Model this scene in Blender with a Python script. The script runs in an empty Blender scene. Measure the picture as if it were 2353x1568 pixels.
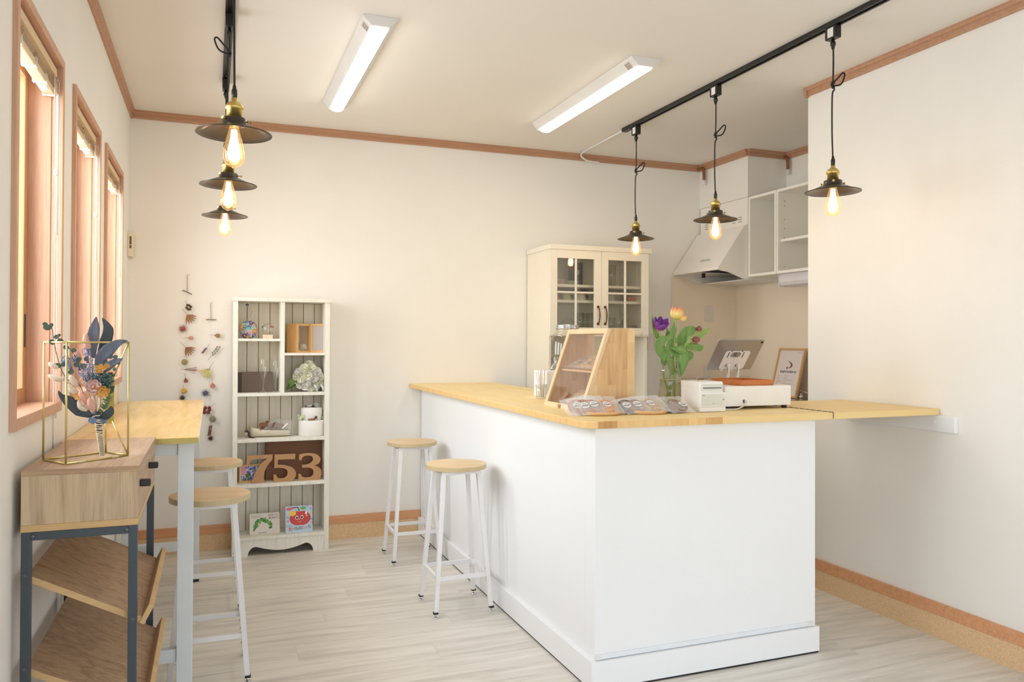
import bpy, bmesh, math, random
from mathutils import Vector, Matrix, noise
random.seed(7)
sc = bpy.context.scene
col = sc.collection
PI = math.pi
sin, cos = math.sin, math.cos

# ------------------------------------------------------------------ camera
FPX, YAW, CY, CX, PITCH, ROLL, CAMZ = 1802.2, .3652, 766.996, 1176.47, .0091, .0042, 1.265
_f = Vector((sin(YAW), cos(YAW), 0)); _r = Vector((cos(YAW), -sin(YAW), 0)); _u = Vector((0, 0, 1))
CF = _f*cos(PITCH) + _u*sin(PITCH); _U = -_f*sin(PITCH) + _u*cos(PITCH)
CR = _r*cos(ROLL) + _U*sin(ROLL); CU = -_r*sin(ROLL) + _U*cos(ROLL)
CO = Vector((0, 0, CAMZ))
cam = bpy.data.cameras.new('camera'); camo = bpy.data.objects.new('camera', cam); col.objects.link(camo)
cam.sensor_width = 36; cam.lens = FPX/2353*36
cam.shift_x = (1176.5-CX)/2353; cam.shift_y = (CY-784)/2353
cam.clip_start = .02
M = Matrix((CR, CU, -CF)).transposed().to_4x4(); M.translation = CO
camo.matrix_world = M
sc.camera = camo

def at(u, v, ax, val):
    """point where the sight line of photo pixel (u, v) meets the plane ax = val"""
    d = CF + CR*((u-CX)/FPX) - CU*((v-CY)/FPX)
    i = 'xyz'.index(ax); return CO + d*((val-CO[i])/d[i])

# ------------------------------------------------------------------ light
XL_ = -.4525
sc.view_settings.view_transform = 'Standard'; sc.view_settings.look = 'None'
sc.view_settings.exposure = 0.06; sc.view_settings.gamma = 1.0; sc.view_settings.use_curve_mapping = False
world = bpy.data.worlds.new('world'); sc.world = world; world.use_nodes = True
wb = world.node_tree.nodes['Background']
sky = world.node_tree.nodes.new('ShaderNodeTexSky')
try:
    sky.sky_type = 'NISHITA'; sky.sun_disc = False
except Exception: pass
sky.sun_elevation = math.radians(45); sky.sun_rotation = math.radians(200)
world.node_tree.links.new(sky.outputs[0], wb.inputs[0]); wb.inputs[1].default_value = .22

def area(name, loc, rot, sx, sy, power, color):
    l = bpy.data.lights.new(name, 'AREA'); l.shape = 'RECTANGLE'; l.size = sx; l.size_y = sy
    l.energy = power; l.color = color
    o = bpy.data.objects.new(name, l); o.location = loc; o.rotation_euler = rot; col.objects.link(o); return o
# daylight through the glazed shop front behind the camera
area('daylight_shop_front', (1.4, -1.72, 1.05), (math.radians(-84), 0, PI), 2.6, 1.9, 18.5, (.80, .91, 1.0))
# through the three windows on the left (lamps stand just outside the panes)
for _y in (2.50, 3.37, 4.24):
    area('daylight_window', (XL_-.30, _y, 1.62), (0, math.radians(-76), 0), 1.1, .60, 22.5, (.90, .94, 1.0))
# added daylight-coloured fill lamp at the solid left wall behind the camera
area('fill_left_rear', (XL_+.02, -.5, 1.0), (0, math.radians(-84), 0), 1.8, 1.4, 41, (.80, .88, 1.0))
sc.view_settings.exposure = 0.06
sc.cycles.transparent_max_bounces = 32
K_LED, K_BULB = 14.0, 36.0

# ------------------------------------------------------------------ materials
def S(r, g=None, b=None):
    if g is None: r, g, b = r
    def c(x):
        x /= 255.; return x/12.92 if x <= .04045 else ((x+.055)/1.055)**2.4
    return (c(r), c(g), c(b), 1)
def newmat(name):
    m = bpy.data.materials.new(name); m.use_nodes = True
    nt = m.node_tree; return m, nt, nt.nodes['Principled BSDF']
def N(nt, t, **kw):
    n = nt.nodes.new(t)
    for k, v in kw.items():
        if k in n.inputs.keys(): n.inputs[k].default_value = v
        else: setattr(n, k, v)
    return n
def bump(nt, bs, h, strength=.2, dist=.002):
    b = N(nt, 'ShaderNodeBump', Strength=strength, Distance=dist)
    nt.links.new(h, b.inputs['Height']); nt.links.new(b.outputs[0], bs.inputs['Normal'])
def plain(name, c, rough=.5, metal=0, noise_s=0, var=.03, bmp=0, bscale=60, sub=0, coat=0, spec=.5):
    m, nt, bs = newmat(name)
    bs.inputs['Roughness'].default_value = rough; bs.inputs['Metallic'].default_value = metal
    bs.inputs['Specular IOR Level'].default_value = spec
    bs.inputs['Coat Weight'].default_value = coat
    tc = N(nt, 'ShaderNodeTexCoord')
    n = N(nt, 'ShaderNodeTexNoise', Scale=noise_s or 8., Detail=3.)
    nt.links.new(tc.outputs['Object'], n.inputs['Vector'])
    r = N(nt, 'ShaderNodeValToRGB'); c = S(*c)
    r.color_ramp.elements[0].position = .3; r.color_ramp.elements[1].position = .7
    r.color_ramp.elements[0].color = tuple(x*(1-var) for x in c[:3])+(1,)
    r.color_ramp.elements[1].color = tuple(min(1, x*(1+var)) for x in c[:3])+(1,)
    nt.links.new(n.outputs['Fac'], r.inputs[0]); nt.links.new(r.outputs[0], bs.inputs['Base Color'])
    if bmp:
        n2 = N(nt, 'ShaderNodeTexNoise', Scale=float(bscale), Detail=4.)
        nt.links.new(tc.outputs['Object'], n2.inputs['Vector']); bump(nt, bs, n2.outputs['Fac'], bmp)
    if sub:
        bs.inputs['Subsurface Weight'].default_value = sub; bs.inputs['Subsurface Radius'].default_value = (.01, .01, .01)
    return m
def wood(name, cols, axis='x', scale=1., rough=.5, rnd=False, stretch=14., fine=.25, dist=.7, bmp=.06, tint=0.):
    """grain runs along axis"""
    m, nt, bs = newmat(name); bs.inputs['Roughness'].default_value = rough
    tc = N(nt, 'ShaderNodeTexCoord'); mp = N(nt, 'ShaderNodeMapping')
    sv = [stretch*scale]*3; sv['xyz'.index(axis)] = scale
    mp.inputs['Scale'].default_value = sv
    nt.links.new(tc.outputs['Object'], mp.inputs['Vector'])
    if rnd:
        oi = N(nt, 'ShaderNodeObjectInfo'); mu = N(nt, 'ShaderNodeMath', operation='MULTIPLY'); mu.inputs[1].default_value = 57.
        nt.links.new(oi.outputs['Random'], mu.inputs[0])
        cb = N(nt, 'ShaderNodeCombineXYZ')
        for i in range(3): nt.links.new(mu.outputs[0], cb.inputs[i])
        nt.links.new(cb.outputs[0], mp.inputs['Location'])
    n = N(nt, 'ShaderNodeTexNoise', Scale=1., Detail=5., Roughness=.6, Distortion=dist)
    nt.links.new(mp.outputs[0], n.inputs['Vector'])
    r = N(nt, 'ShaderNodeValToRGB'); cr = r.color_ramp
    k = len(cols)
    cr.elements[0].position = .3; cr.elements[0].color = S(*cols[0])
    cr.elements[1].position = .72; cr.elements[1].color = S(*cols[-1])
    for i in range(1, k-1):
        e = cr.elements.new(.3+.42*i/(k-1)); e.color = S(*cols[i])
    nt.links.new(n.outputs['Fac'], r.inputs[0])
    mp2 = N(nt, 'ShaderNodeMapping'); sv2 = [220*scale]*3; sv2['xyz'.index(axis)] = 6*scale
    mp2.inputs['Scale'].default_value = sv2; nt.links.new(tc.outputs['Object'], mp2.inputs['Vector'])
    n2 = N(nt, 'ShaderNodeTexNoise', Scale=1., Detail=3.); nt.links.new(mp2.outputs[0], n2.inputs['Vector'])
    mr = N(nt, 'ShaderNodeMapRange'); mr.inputs[1].default_value = .3; mr.inputs[2].default_value = .7
    mr.inputs[3].default_value = 1-fine; mr.inputs[4].default_value = 1+fine*.3
    nt.links.new(n2.outputs['Fac'], mr.inputs[0])
    mx = N(nt, 'ShaderNodeMix', data_type='RGBA', blend_type='MULTIPLY'); mx.inputs[0].default_value = 1
    nt.links.new(r.outputs[0], mx.inputs[6]); nt.links.new(mr.outputs[0], mx.inputs[7])
    out = mx.outputs[2]
    if rnd and tint:
        mr2 = N(nt, 'ShaderNodeMapRange'); mr2.inputs[3].default_value = 1-tint; mr2.inputs[4].default_value = 1+tint*.4
        nt.links.new(oi.outputs['Random'], mr2.inputs[0])
        mx2 = N(nt, 'ShaderNodeMix', data_type='RGBA', blend_type='MULTIPLY'); mx2.inputs[0].default_value = 1
        nt.links.new(out, mx2.inputs[6]); nt.links.new(mr2.outputs[0], mx2.inputs[7]); out = mx2.outputs[2]
    nt.links.new(out, bs.inputs['Base Color'])
    if bmp: bump(nt, bs, n2.outputs['Fac'], bmp, .001)
    return m
def stave(name, cols, across='x', along='y', wid=.06, ln=.5, contrast=1., rough=.45):
    """finger-jointed board of glued staves"""
    m, nt, bs = newmat(name); bs.inputs['Roughness'].default_value = rough
    tc = N(nt, 'ShaderNodeTexCoord'); sp = N(nt, 'ShaderNodeSeparateXYZ'); nt.links.new(tc.outputs['Object'], sp.inputs[0])
    cb = N(nt, 'ShaderNodeCombineXYZ')
    nt.links.new(sp.outputs['xyz'.index(along)], cb.inputs[0]); nt.links.new(sp.outputs['xyz'.index(across)], cb.inputs[1])
    br = N(nt, 'ShaderNodeTexBrick', Scale=1.); br.inputs['Brick Width'].default_value = ln; br.inputs['Row Height'].default_value = wid
    br.inputs['Mortar Size'].default_value = 0.0; br.inputs['Bias'].default_value = 0.; br.offset = .37
    br.inputs['Color1'].default_value = (0, 0, 0, 1); br.inputs['Color2'].default_value = (1, 1, 1, 1)
    nt.links.new(cb.outputs[0], br.inputs['Vector'])
    mp = N(nt, 'ShaderNodeMapping'); sv = [26.]*3; sv['xyz'.index(along)] = 2.2; mp.inputs['Scale'].default_value = sv
    nt.links.new(tc.outputs['Object'], mp.inputs['Vector'])
    va = N(nt, 'ShaderNodeVectorMath', operation='MULTIPLY_ADD'); va.inputs[1].default_value = (9, 9, 9)
    nt.links.new(br.outputs['Color'], va.inputs[0]); nt.links.new(mp.outputs[0], va.inputs[2])
    n = N(nt, 'ShaderNodeTexNoise', Scale=1., Detail=5., Distortion=1.2); nt.links.new(va.outputs[0], n.inputs['Vector'])
    ad = N(nt, 'ShaderNodeMath', operation='MULTIPLY_ADD'); ad.inputs[1].default_value = .5*contrast
    nt.links.new(br.outputs['Color'], ad.inputs[0])
    m2 = N(nt, 'ShaderNodeMath', operation='MULTIPLY'); m2.inputs[1].default_value = 1-.5*contrast
    nt.links.new(n.outputs['Fac'], m2.inputs[0]); nt.links.new(m2.outputs[0], ad.inputs[2])
    r = N(nt, 'ShaderNodeValToRGB'); cr = r.color_ramp
    cr.elements[0].position = .2; cr.elements[0].color = S(*cols[0]); cr.elements[1].position = .8; cr.elements[1].color = S(*cols[-1])
    for i in range(1, len(cols)-1):
        e = cr.elements.new(.2+.6*i/(len(cols)-1)); e.color = S(*cols[i])
    nt.links.new(ad.outputs[0], r.inputs[0]); nt.links.new(r.outputs[0], bs.inputs['Base Color'])
    bump(nt, bs, n.outputs['Fac'], .05, .001)
    return m
def glass(name, tint=(1, 1, 1), refl=.12, rough=.02):
    """thin clear glass: lets light through and mirrors at grazing angles"""
    m = bpy.data.materials.new(name); m.use_nodes = True; nt = m.node_tree; nt.nodes.clear()
    o = N(nt, 'ShaderNodeOutputMaterial'); t = N(nt, 'ShaderNodeBsdfTransparent'); g = N(nt, 'ShaderNodeBsdfGlossy', Roughness=rough)
    t.inputs[0].default_value = tint+(1,)
    fr = N(nt, 'ShaderNodeLayerWeight', Blend=.5); pw = N(nt, 'ShaderNodeMath', operation='POWER'); pw.inputs[1].default_value = 3.
    mr = N(nt, 'ShaderNodeMapRange'); mr.inputs[3].default_value = refl*.35; mr.inputs[4].default_value = min(1, refl*4)
    mx = N(nt, 'ShaderNodeMixShader')
    nt.links.new(fr.outputs['Facing'], pw.inputs[0]); nt.links.new(pw.outputs[0], mr.inputs[0]); nt.links.new(mr.outputs[0], mx.inputs[0])
    nt.links.new(t.outputs[0], mx.inputs[1]); nt.links.new(g.outputs[0], mx.inputs[2]); nt.links.new(mx.outputs[0], o.inputs[0])
    return m
def veil(name, c, alpha, rough=.35):
    """milky plastic film"""
    m, nt, bs = newmat(name); bs.inputs['Base Color'].default_value = S(*c); bs.inputs['Alpha'].default_value = alpha
    bs.inputs['Roughness'].default_value = rough
    n = N(nt, 'ShaderNodeTexNoise', Scale=30., Detail=2.); tc = N(nt, 'ShaderNodeTexCoord'); nt.links.new(tc.outputs['Object'], n.inputs['Vector'])
    bump(nt, bs, n.outputs['Fac'], .5, .004); return m
def emit(name, c, k):
    m = bpy.data.materials.new(name); m.use_nodes = True; nt = m.node_tree; nt.nodes.clear()
    o = N(nt, 'ShaderNodeOutputMaterial'); e = N(nt, 'ShaderNodeEmission', Strength=float(k)); e.inputs[0].default_value = tuple(c)+(1,)
    nt.links.new(e.outputs[0], o.inputs[0]); return m

mWall = plain('wallpaper', (249, 245, 238), .9, noise_s=3, var=.012, bmp=.25, bscale=260, spec=.2)
mCeil = plain('ceiling_paper', (243, 237, 228), .95, noise_s=2, var=.01, bmp=.15, bscale=200, spec=.1)
mWhite = plain('white_paint', (248, 249, 250), .45, noise_s=3, var=.01)
mPlank = wood('floor_plank', [(208, 202, 192), (228, 222, 211), (240, 234, 224), (245, 241, 232)], 'x', 1.5, .42, rnd=True, stretch=11, fine=.1, dist=1.1, tint=.05)
mSub = plain('floor_base', (200, 194, 184), .8)
mTrim = wood('reddish_trim', [(186, 138, 106), (196, 148, 116), (204, 158, 126)], 'x', 2, .45, stretch=30, fine=.12)
mRail = wood('skirting_rail', [(216, 152, 108), (228, 166, 120), (236, 178, 134)], 'x', 2, .45, stretch=30, fine=.08)
mCork = plain('speckled_skirting', (234, 198, 154), .8, noise_s=260, var=.22, bmp=.3, bscale=400)
mWinX = wood('window_wood', [(204, 154, 122), (214, 168, 138), (222, 180, 152)], 'z', 2.2, .45, stretch=26, fine=.12)
mWinL = wood('sash_wood', [(198, 148, 104), (210, 162, 118)], 'z', 2, .5, stretch=20, fine=.08)
mBlack = plain('black_metal', (30, 31, 30), .4, spec=.5)
mShade = plain('shade_metal', (74, 68, 60), .32, metal=.5)
mCord = plain('black_cord', (26, 27, 28), .6)
mBrass = plain('aged_brass', (222, 196, 120), .32, metal=1)
mChrome = plain('chrome', (215, 218, 222), .12, metal=1)
mSteel = plain('brushed_steel', (170, 165, 155), .35, metal=1)
mAmber = glass('amber_glass', (1., .88, .66), .1)
_nt = mAmber.node_tree; _e = _nt.nodes.new('ShaderNodeEmission'); _e.inputs[0].default_value = (1, .62, .28, 1); _e.inputs[1].default_value = .22   # the lit bulb's own glow
_a = _nt.nodes.new('ShaderNodeAddShader'); _m = [n for n in _nt.nodes if n.type == 'MIX_SHADER'][0]; _o = [n for n in _nt.nodes if n.type == 'OUTPUT_MATERIAL'][0]
_nt.links.new(_m.outputs[0], _a.inputs[0]); _nt.links.new(_e.outputs[0], _a.inputs[1]); _nt.links.new(_a.outputs[0], _o.inputs[0])
mGlass = glass('clear_glass', (.97, .98, .97), .22)
mGlassW = glass('water_glass', (.93, .97, .93), .2)
mBulb = emit('glowing_filament', (1., .63, .34), K_BULB)
mLED = emit('led_diffuser', (1., .95, .83), K_LED)
mFix = plain('fixture_white', (236, 234, 230), .4)
mDeskTop = wood('yellow_table_wood', [(218, 168, 92), (234, 192, 112), (246, 212, 138)], 'y', 1.2, .22, stretch=9, fine=.08, dist=1.2)
mDeskEdge = plain('table_edge_band', (176, 158, 88), .5, noise_s=30)
mLegWhite = plain('white_powder_coat', (240, 238, 238), .4)
mLegGrey = plain('pale_grey_powder_coat', (226, 231, 232), .4)
mSeat = wood('pale_oak_seat', [(222, 190, 146), (234, 206, 164), (240, 216, 176)], 'x', 2, .45, stretch=12, fine=.08)
mSeatE = plain('seat_edge_band', (204, 184, 144), .5, noise_s=40)
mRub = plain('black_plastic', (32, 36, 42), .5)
mOakY = wood('console_oak_top', [(168, 138, 112), (190, 161, 134), (204, 177, 151)], 'y', 2, .5, stretch=14, fine=.16, dist=1.6)
mOakZ = wood('console_oak_side', [(176, 150, 120), (208, 182, 148), (220, 196, 162)], 'z', 2, .5, stretch=12, fine=.16)
mOakX = wood('console_oak_shelf', [(164, 130, 100), (192, 158, 124), (210, 176, 140)], 'x', 2.4, .5, stretch=9, fine=.2, dist=2.6)
mOakE = wood('console_oak_edge', [(206, 168, 116), (222, 186, 134)], 'x', 3, .6, stretch=10, fine=.14)
mGreyM = plain('slate_metal', (70, 78, 86), .4, metal=.3)
mTopW = stave('worktop_staves', [(244, 208, 138), (250, 222, 158), (252, 229, 168)], 'x', 'y', .062, .45, .35)
mTopF = stave('flap_staves', [(242, 208, 142), (248, 218, 156)], 'y', 'x', .062, .7, .2)
mTopEnd = stave('worktop_end_grain', [(196, 142, 84), (232, 186, 118), (246, 208, 146)], 'x', 'z', .075, 3., .8)
mCase = stave('case_rubberwood', [(196, 146, 98), (226, 184, 132), (238, 204, 152), (240, 208, 160)], 'x', 'z', .045, .17, .7)
mCaseL = wood('case_pale_pine', [(236, 200, 154), (246, 216, 174)], 'z', 2, .5, stretch=12, fine=.08)
mCaseI = wood('case_inner_ply', [(212, 168, 132), (228, 186, 150)], 'z', 2, .6, stretch=14, fine=.12)
mHutch = plain('cream_enamel', (248, 240, 222), .4, noise_s=4, var=.015)
mHutchI = plain('cream_inside', (246, 238, 218), .6, var=.01)
mAntique = wood('antique_white_board', [(236, 231, 216), (246, 242, 230), (249, 246, 235)], 'z', 3, .6, stretch=14, fine=.1)
mAntiq2 = wood('antique_grey_board', [(238, 229, 209), (246, 238, 220), (248, 241, 225)], 'z', 3, .6, rnd=True, stretch=14, fine=.06)
mGroove = plain('groove_brown', (160, 118, 66), .8, noise_s=40, var=.25)
mBronze = plain('antique_bronze', (112, 76, 44), .35, metal=.8)
mCabW = plain('cabinet_white', (253, 250, 242), .4, noise_s=3, var=.01)
mCabI = plain('cabinet_inside', (246, 240, 224), .6, var=.01)
mHood = plain('hood_enamel', (252, 248, 240), .3, noise_s=2, var=.008)
mDark = plain('dark_filter', (40, 38, 34), .6)
mPanel = plain('backsplash_panel', (255, 240, 218), .25, noise_s=2, var=.01)
mSwitch = plain('switch_plastic', (240, 232, 222), .35)
mPipe = plain('brown_vinyl', (146, 98, 60), .5)
mGold = plain('brushed_gold', (214, 198, 128), .32, metal=.8)
mGoldP = plain('gold_plate', (206, 184, 96), .35, metal=.6)
mIvory = plain('ivory_device', (250, 248, 243), .4)
mPanelG = plain('device_panel', (224, 226, 218), .45)
mSilver = plain('tablet_silver', (168, 166, 164), .35, metal=.7)
mStand = plain('stand_pearl', (232, 224, 216), .35)
mLeather = plain('tan_leather', (206, 122, 66), .55, noise_s=60, var=.1)
mInk = plain('black_ink', (30, 30, 32), .8)
mPaper = plain('white_paper', (244, 242, 240), .7)

# ------------------------------------------------------------------ mesh building
class MB:
    def __init__(s): s.v = []; s.f = []; s.m = []; s.sm = []; s.M = Matrix.Identity(4)
    def add(s, vs, fs, m=0, smooth=False):
        b = len(s.v); s.v += [s.M @ Vector(v) for v in vs]
        for f in fs: s.f.append(tuple(b+i for i in f)); s.m.append(m); s.sm.append(smooth)
        return s
    def box(s, a, b, m=0):
        x0, y0, z0 = (min(p, q) for p, q in zip(a, b)); x1, y1, z1 = (max(p, q) for p, q in zip(a, b))
        vs = [(x0,y0,z0),(x1,y0,z0),(x1,y1,z0),(x0,y1,z0),(x0,y0,z1),(x1,y0,z1),(x1,y1,z1),(x0,y1,z1)]
        return s.add(vs, [(3,2,1,0),(4,5,6,7),(0,1,5,4),(1,2,6,5),(2,3,7,6),(3,0,4,7)], m)
    def bar(s, p, q, w, h=None, m=0, up=(0, 0, 1)):
        """rectangular bar from p to q, w wide, h high"""
        h = h or w; p = Vector(p); q = Vector(q); t = (q-p).normalized(); up = Vector(up)
        if abs(t.dot(up)) > .95: up = Vector((0, 1, 0))
        a = t.cross(up).normalized(); b = a.cross(t).normalized()
        vs = [c + a*(w/2*i) + b*(h/2*j) for c in (p, q) for i, j in ((-1,-1),(1,-1),(1,1),(-1,1))]
        return s.add(vs, [(3,2,1,0),(4,5,6,7),(0,1,5,4),(1,2,6,5),(2,3,7,6),(3,0,4,7)], m)
    def tube(s, pts, r, n=8, m=0, caps=True):
        pts = [Vector(p) for p in pts]; k = len(pts); rr = r if isinstance(r, (list, tuple)) else [r]*k
        t0 = (pts[1]-pts[0]).normalized(); a = t0.cross(Vector((0, 0, 1)))
        if a.length < .1: a = t0.cross(Vector((0, 1, 0)))
        a.normalize(); vs = []
        for i, p in enumerate(pts):
            t = (pts[min(i+1, k-1)]-pts[max(i-1, 0)]).normalized()
            a = (a - t*a.dot(t)).normalized(); b = t.cross(a)
            for j in range(n):
                th = 2*PI*j/n; vs.append(p + (a*cos(th)+b*sin(th))*rr[i])
        fs = [(i*n+j, i*n+(j+1) % n, (i+1)*n+(j+1) % n, (i+1)*n+j) for i in range(k-1) for j in range(n)]
        s.add(vs, fs, m, True)
        if caps: s.add(vs[:n][::-1], [tuple(range(n))], m); s.add(vs[-n:], [tuple(range(n))], m)
        return s
    def lathe(s, prof, n=24, c=(0, 0, 0), m=0, smooth=True, sx=1, sy=1):
        vs = [(c[0]+r*cos(2*PI*j/n)*sx, c[1]+r*sin(2*PI*j/n)*sy, c[2]+z) for r, z in prof for j in range(n)]
        k = len(prof)
        fs = [(i*n+j, i*n+(j+1) % n, (i+1)*n+(j+1) % n, (i+1)*n+j) for i in range(k-1) for j in range(n)]
        return s.add(vs, fs, m, smooth)
    def cyl(s, p, q, r, n=16, m=0, r2=None):
        p = Vector(p); q = Vector(q); t = (q-p).normalized(); a = t.cross(Vector((0, 0, 1)))
        if a.length < .1: a = Vector((1, 0, 0))
        a.normalize(); b = t.cross(a); r2 = r if r2 is None else r2
        A = [p+(a*cos(2*PI*j/n)+b*sin(2*PI*j/n))*r for j in range(n)]; B = [q+(a*cos(2*PI*j/n)+b*sin(2*PI*j/n))*r2 for j in range(n)]
        s.add(A+B, [(j, (j+1) % n, n+(j+1) % n, n+j) for j in range(n)], m, True)
        s.add(A[::-1], [tuple(range(n))], m); s.add(B, [tuple(range(n))], m); return s
    def ball(s, c, r, n=10, m=0, sc3=(1, 1, 1)):
        k = max(4, n//2+1)
        vs = []; 
        for i in range(k+1):
            ph = PI*i/k
            for j in range(n):
                th = 2*PI*j/n; vs.append((c[0]+r*sin(ph)*cos(th)*sc3[0], c[1]+r*sin(ph)*sin(th)*sc3[1], c[2]-r*cos(ph)*sc3[2]))
        fs = [(i*n+j, i*n+(j+1) % n, (i+1)*n+(j+1) % n, (i+1)*n+j) for i in range(k) for j in range(n)]
        return s.add(vs, fs, m, True)
    def prism(s, poly, o, ux, uy, d, m=0, me=None):
        """2D outline poly in plane o + x*ux + y*uy, extruded by vector d"""
        o = Vector(o); ux = Vector(ux); uy = Vector(uy); d = Vector(d); n = len(poly)
        A = [o+ux*x+uy*y for x, y in poly]; B = [p+d for p in A]; me = m if me is None else me
        s.add(A, [tuple(range(n))], m); s.add(B, [tuple(range(n))[::-1]], m)
        s.add(A+B, [(j, j+n, (j+1) % n+n, (j+1) % n) for j in range(n)], me); return s
    def leaf(s, pts, w, nrm=(0, -1, 0), cup=.25, m=0, across=4, wave=0., tw=0.):
        """leaf or petal: centre line pts, half widths w, facing nrm"""
        pts = [Vector(p) for p in pts]; k = len(pts); nrm = Vector(nrm).normalized(); vs = []
        for i, p in enumerate(pts):
            t = (pts[min(i+1, k-1)]-pts[max(i-1, 0)]).normalized()
            a = t.cross(nrm)
            if a.length < .05: a = t.cross(nrm+Vector((.3, .2, .1)))
            a.normalize(); nn = a.cross(t).normalized()
            if tw:
                q = Matrix.Rotation(tw*i/(k-1), 3, t); a = q @ a; nn = q @ nn
            for j in range(across+1):
                x = 2*j/across-1
                vs.append(p + a*(w[i]*x) + nn*(cup*w[i]*x*x + wave*w[i]*sin(i*1.9+j)))
        n = across+1
        fs = [(i*n+j, i*n+j+1, (i+1)*n+j+1, (i+1)*n+j) for i in range(k-1) for j in range(across)]
        return s.add(vs, fs, m, True)

def wloc(o):
    v = Vector((0, 0, 0))
    while o: v += o.location; o = o.parent
    return v
def build(name, mb, mats, parent=None, bevel=0, solid=0, weld=True, subd=0):
    """one mesh object; vertices are given in scene coordinates and stored relative to the parent"""
    me = bpy.data.meshes.new(name); off = wloc(parent) if parent else Vector((0, 0, 0))
    me.from_pydata([tuple(v-off) for v in mb.v], [], mb.f)
    if not isinstance(mats, (list, tuple)): mats = [mats]
    for m in mats: me.materials.append(m)
    me.polygons.foreach_set('material_index', mb.m); me.polygons.foreach_set('use_smooth', mb.sm)
    me.update()
    bm = bmesh.new(); bm.from_mesh(me)
    if weld: bmesh.ops.remove_doubles(bm, verts=bm.verts, dist=1e-5)
    bmesh.ops.recalc_face_normals(bm, faces=bm.faces); bm.to_mesh(me); bm.free()
    o = bpy.data.objects.new(name, me); col.objects.link(o); o.parent = parent
    if bevel:
        b = o.modifiers.new('b', 'BEVEL'); b.width = bevel; b.segments = 2; b.limit_method = 'ANGLE'
    if subd:
        b = o.modifiers.new('s', 'SUBSURF'); b.levels = subd; b.render_levels = subd
    if solid:
        b = o.modifiers.new('t', 'SOLIDIFY'); b.thickness = solid; b.offset = 0
    return o
def bx(name, a, b, mat, parent=None, bevel=0.0015):
    return build(name, MB().box(a, b), mat, parent, bevel)
def tag(o, label, cat, group=None):
    o['label'] = label; o['category'] = cat
    if group: o['group'] = group
    return o
def thing(name, label, cat, loc=(0, 0, 0), group=None):
    o = bpy.data.objects.new(name, None); col.objects.link(o); o.location = loc; o.empty_display_size = .05
    return tag(o, label, cat, group)
def struct(name, mb, mat, bevel=0):
    o = build(name, mb, mat, None, bevel); o['kind'] = 'structure'; return o
def dup(o, parent=None):
    c = o.copy(); col.objects.link(c); c.parent = parent
    for ch in list(o.children): dup(ch, c)
    return c
def place(o, loc, rz=0, label=None, group=None, size=None):
    o.location = loc; o.rotation_euler = (0, 0, rz)
    if label: o['label'] = label
    if group: o['group'] = group
    if size: o.scale = (size,)*3
    return o
def text(name, s, size, o, ux, uy, mat, parent=None, align='CENTER', ext=.0004, bold=0, xs=1):
    """raised flat lettering: baseline direction ux, up direction uy"""
    c = bpy.data.curves.new(name, 'FONT'); c.body = s; c.size = size; c.align_x = align; c.align_y = 'CENTER'
    c.extrude = ext; c.offset = bold; c.resolution_u = 3
    t = bpy.data.objects.new(name, c); col.objects.link(t)
    bpy.context.view_layer.update()
    me = bpy.data.meshes.new_from_object(t); bpy.data.objects.remove(t); me.name = name
    ux = Vector(ux).normalized(); uy = Vector(uy).normalized(); n = ux.cross(uy)
    R = Matrix((ux*xs, uy, n)).transposed().to_4x4(); R.translation = Vector(o)-(wloc(parent) if parent else Vector((0, 0, 0)))
    me.transform(R); me.materials.clear(); me.materials.append(mat)
    ob = bpy.data.objects.new(name, me); col.objects.link(ob); ob.parent = parent; return ob
def ngon(n, r, a0=0, sx=1, sy=1): return [(r*cos(a0+2*PI*i/n)*sx, r*sin(a0+2*PI*i/n)*sy) for i in range(n)]
def rrect(x0, y0, x1, y1, r, n=4):
    p = []
    for cx, cy, a in ((x1-r, y1-r, 0), (x0+r, y1-r, 90), (x0+r, y0+r, 180), (x1-r, y0+r, 270)):
        for i in range(n+1):
            t = math.radians(a+90*i/n); p.append((cx+r*cos(t), cy+r*sin(t)))
    return p
def spline(pts, n=6):
    """Catmull-Rom through points"""
    pts = [Vector(p) for p in pts]; out = []
    for i in range(len(pts)-1):
        p0 = pts[max(i-1, 0)]; p1 = pts[i]; p2 = pts[i+1]; p3 = pts[min(i+2, len(pts)-1)]
        for k in range(n):
            t = k/n
            out.append(.5*((2*p1)+(p2-p0)*t+(2*p0-5*p1+4*p2-p3)*t*t+(3*p1-p0-3*p2+p3)*t**3))
    out.append(pts[-1]); return out
def interp(ws, n):
    k = len(ws)-1; out = []
    for i in range(n):
        t = i/(n-1)*k; j = min(int(t), k-1); out.append(ws[j]*(1-t+j)+ws[j+1]*(t-j))
    return out

# ================================================================== the room
H, XL, YB, XK, XK2, XR, YP, YK, YF = 2.599, -.4525, 5.051, 3.4556, 3.7863, 2.9168, 3.2846, 4.4793, -1.8
WIN = ((2.18, 2.82), (3.04, 3.70), (3.90, 4.585)); WZ0, WZ1 = 1.04, 2.14   # outer edges of the casings
floor = struct('floor', MB().box((XL-.2, YF-.1, -.1), (4.1, YB+.1, -.006)), mSub)
PWD, PL = .178, 1.22
pm = bpy.data.meshes.new('plank')
_b = MB(); _e = .0004; _w = PWD/2-.0002; _l = PL/2-.0002
_b.add([(-_l, -_w, -.006), (_l, -_w, -.006), (_l, _w, -.006), (-_l, _w, -.006), (-_l, -_w, -_e), (_l, -_w, -_e), (_l, _w, -_e), (-_l, _w, -_e),
        (-_l+_e, -_w+_e, 0), (_l-_e, -_w+_e, 0), (_l-_e, _w-_e, 0), (-_l+_e, _w-_e, 0)],
       [(0,1,5,4),(1,2,6,5),(2,3,7,6),(3,0,4,7),(4,5,9,8),(5,6,10,9),(6,7,11,10),(7,4,8,11),(8,9,10,11)])
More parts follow.
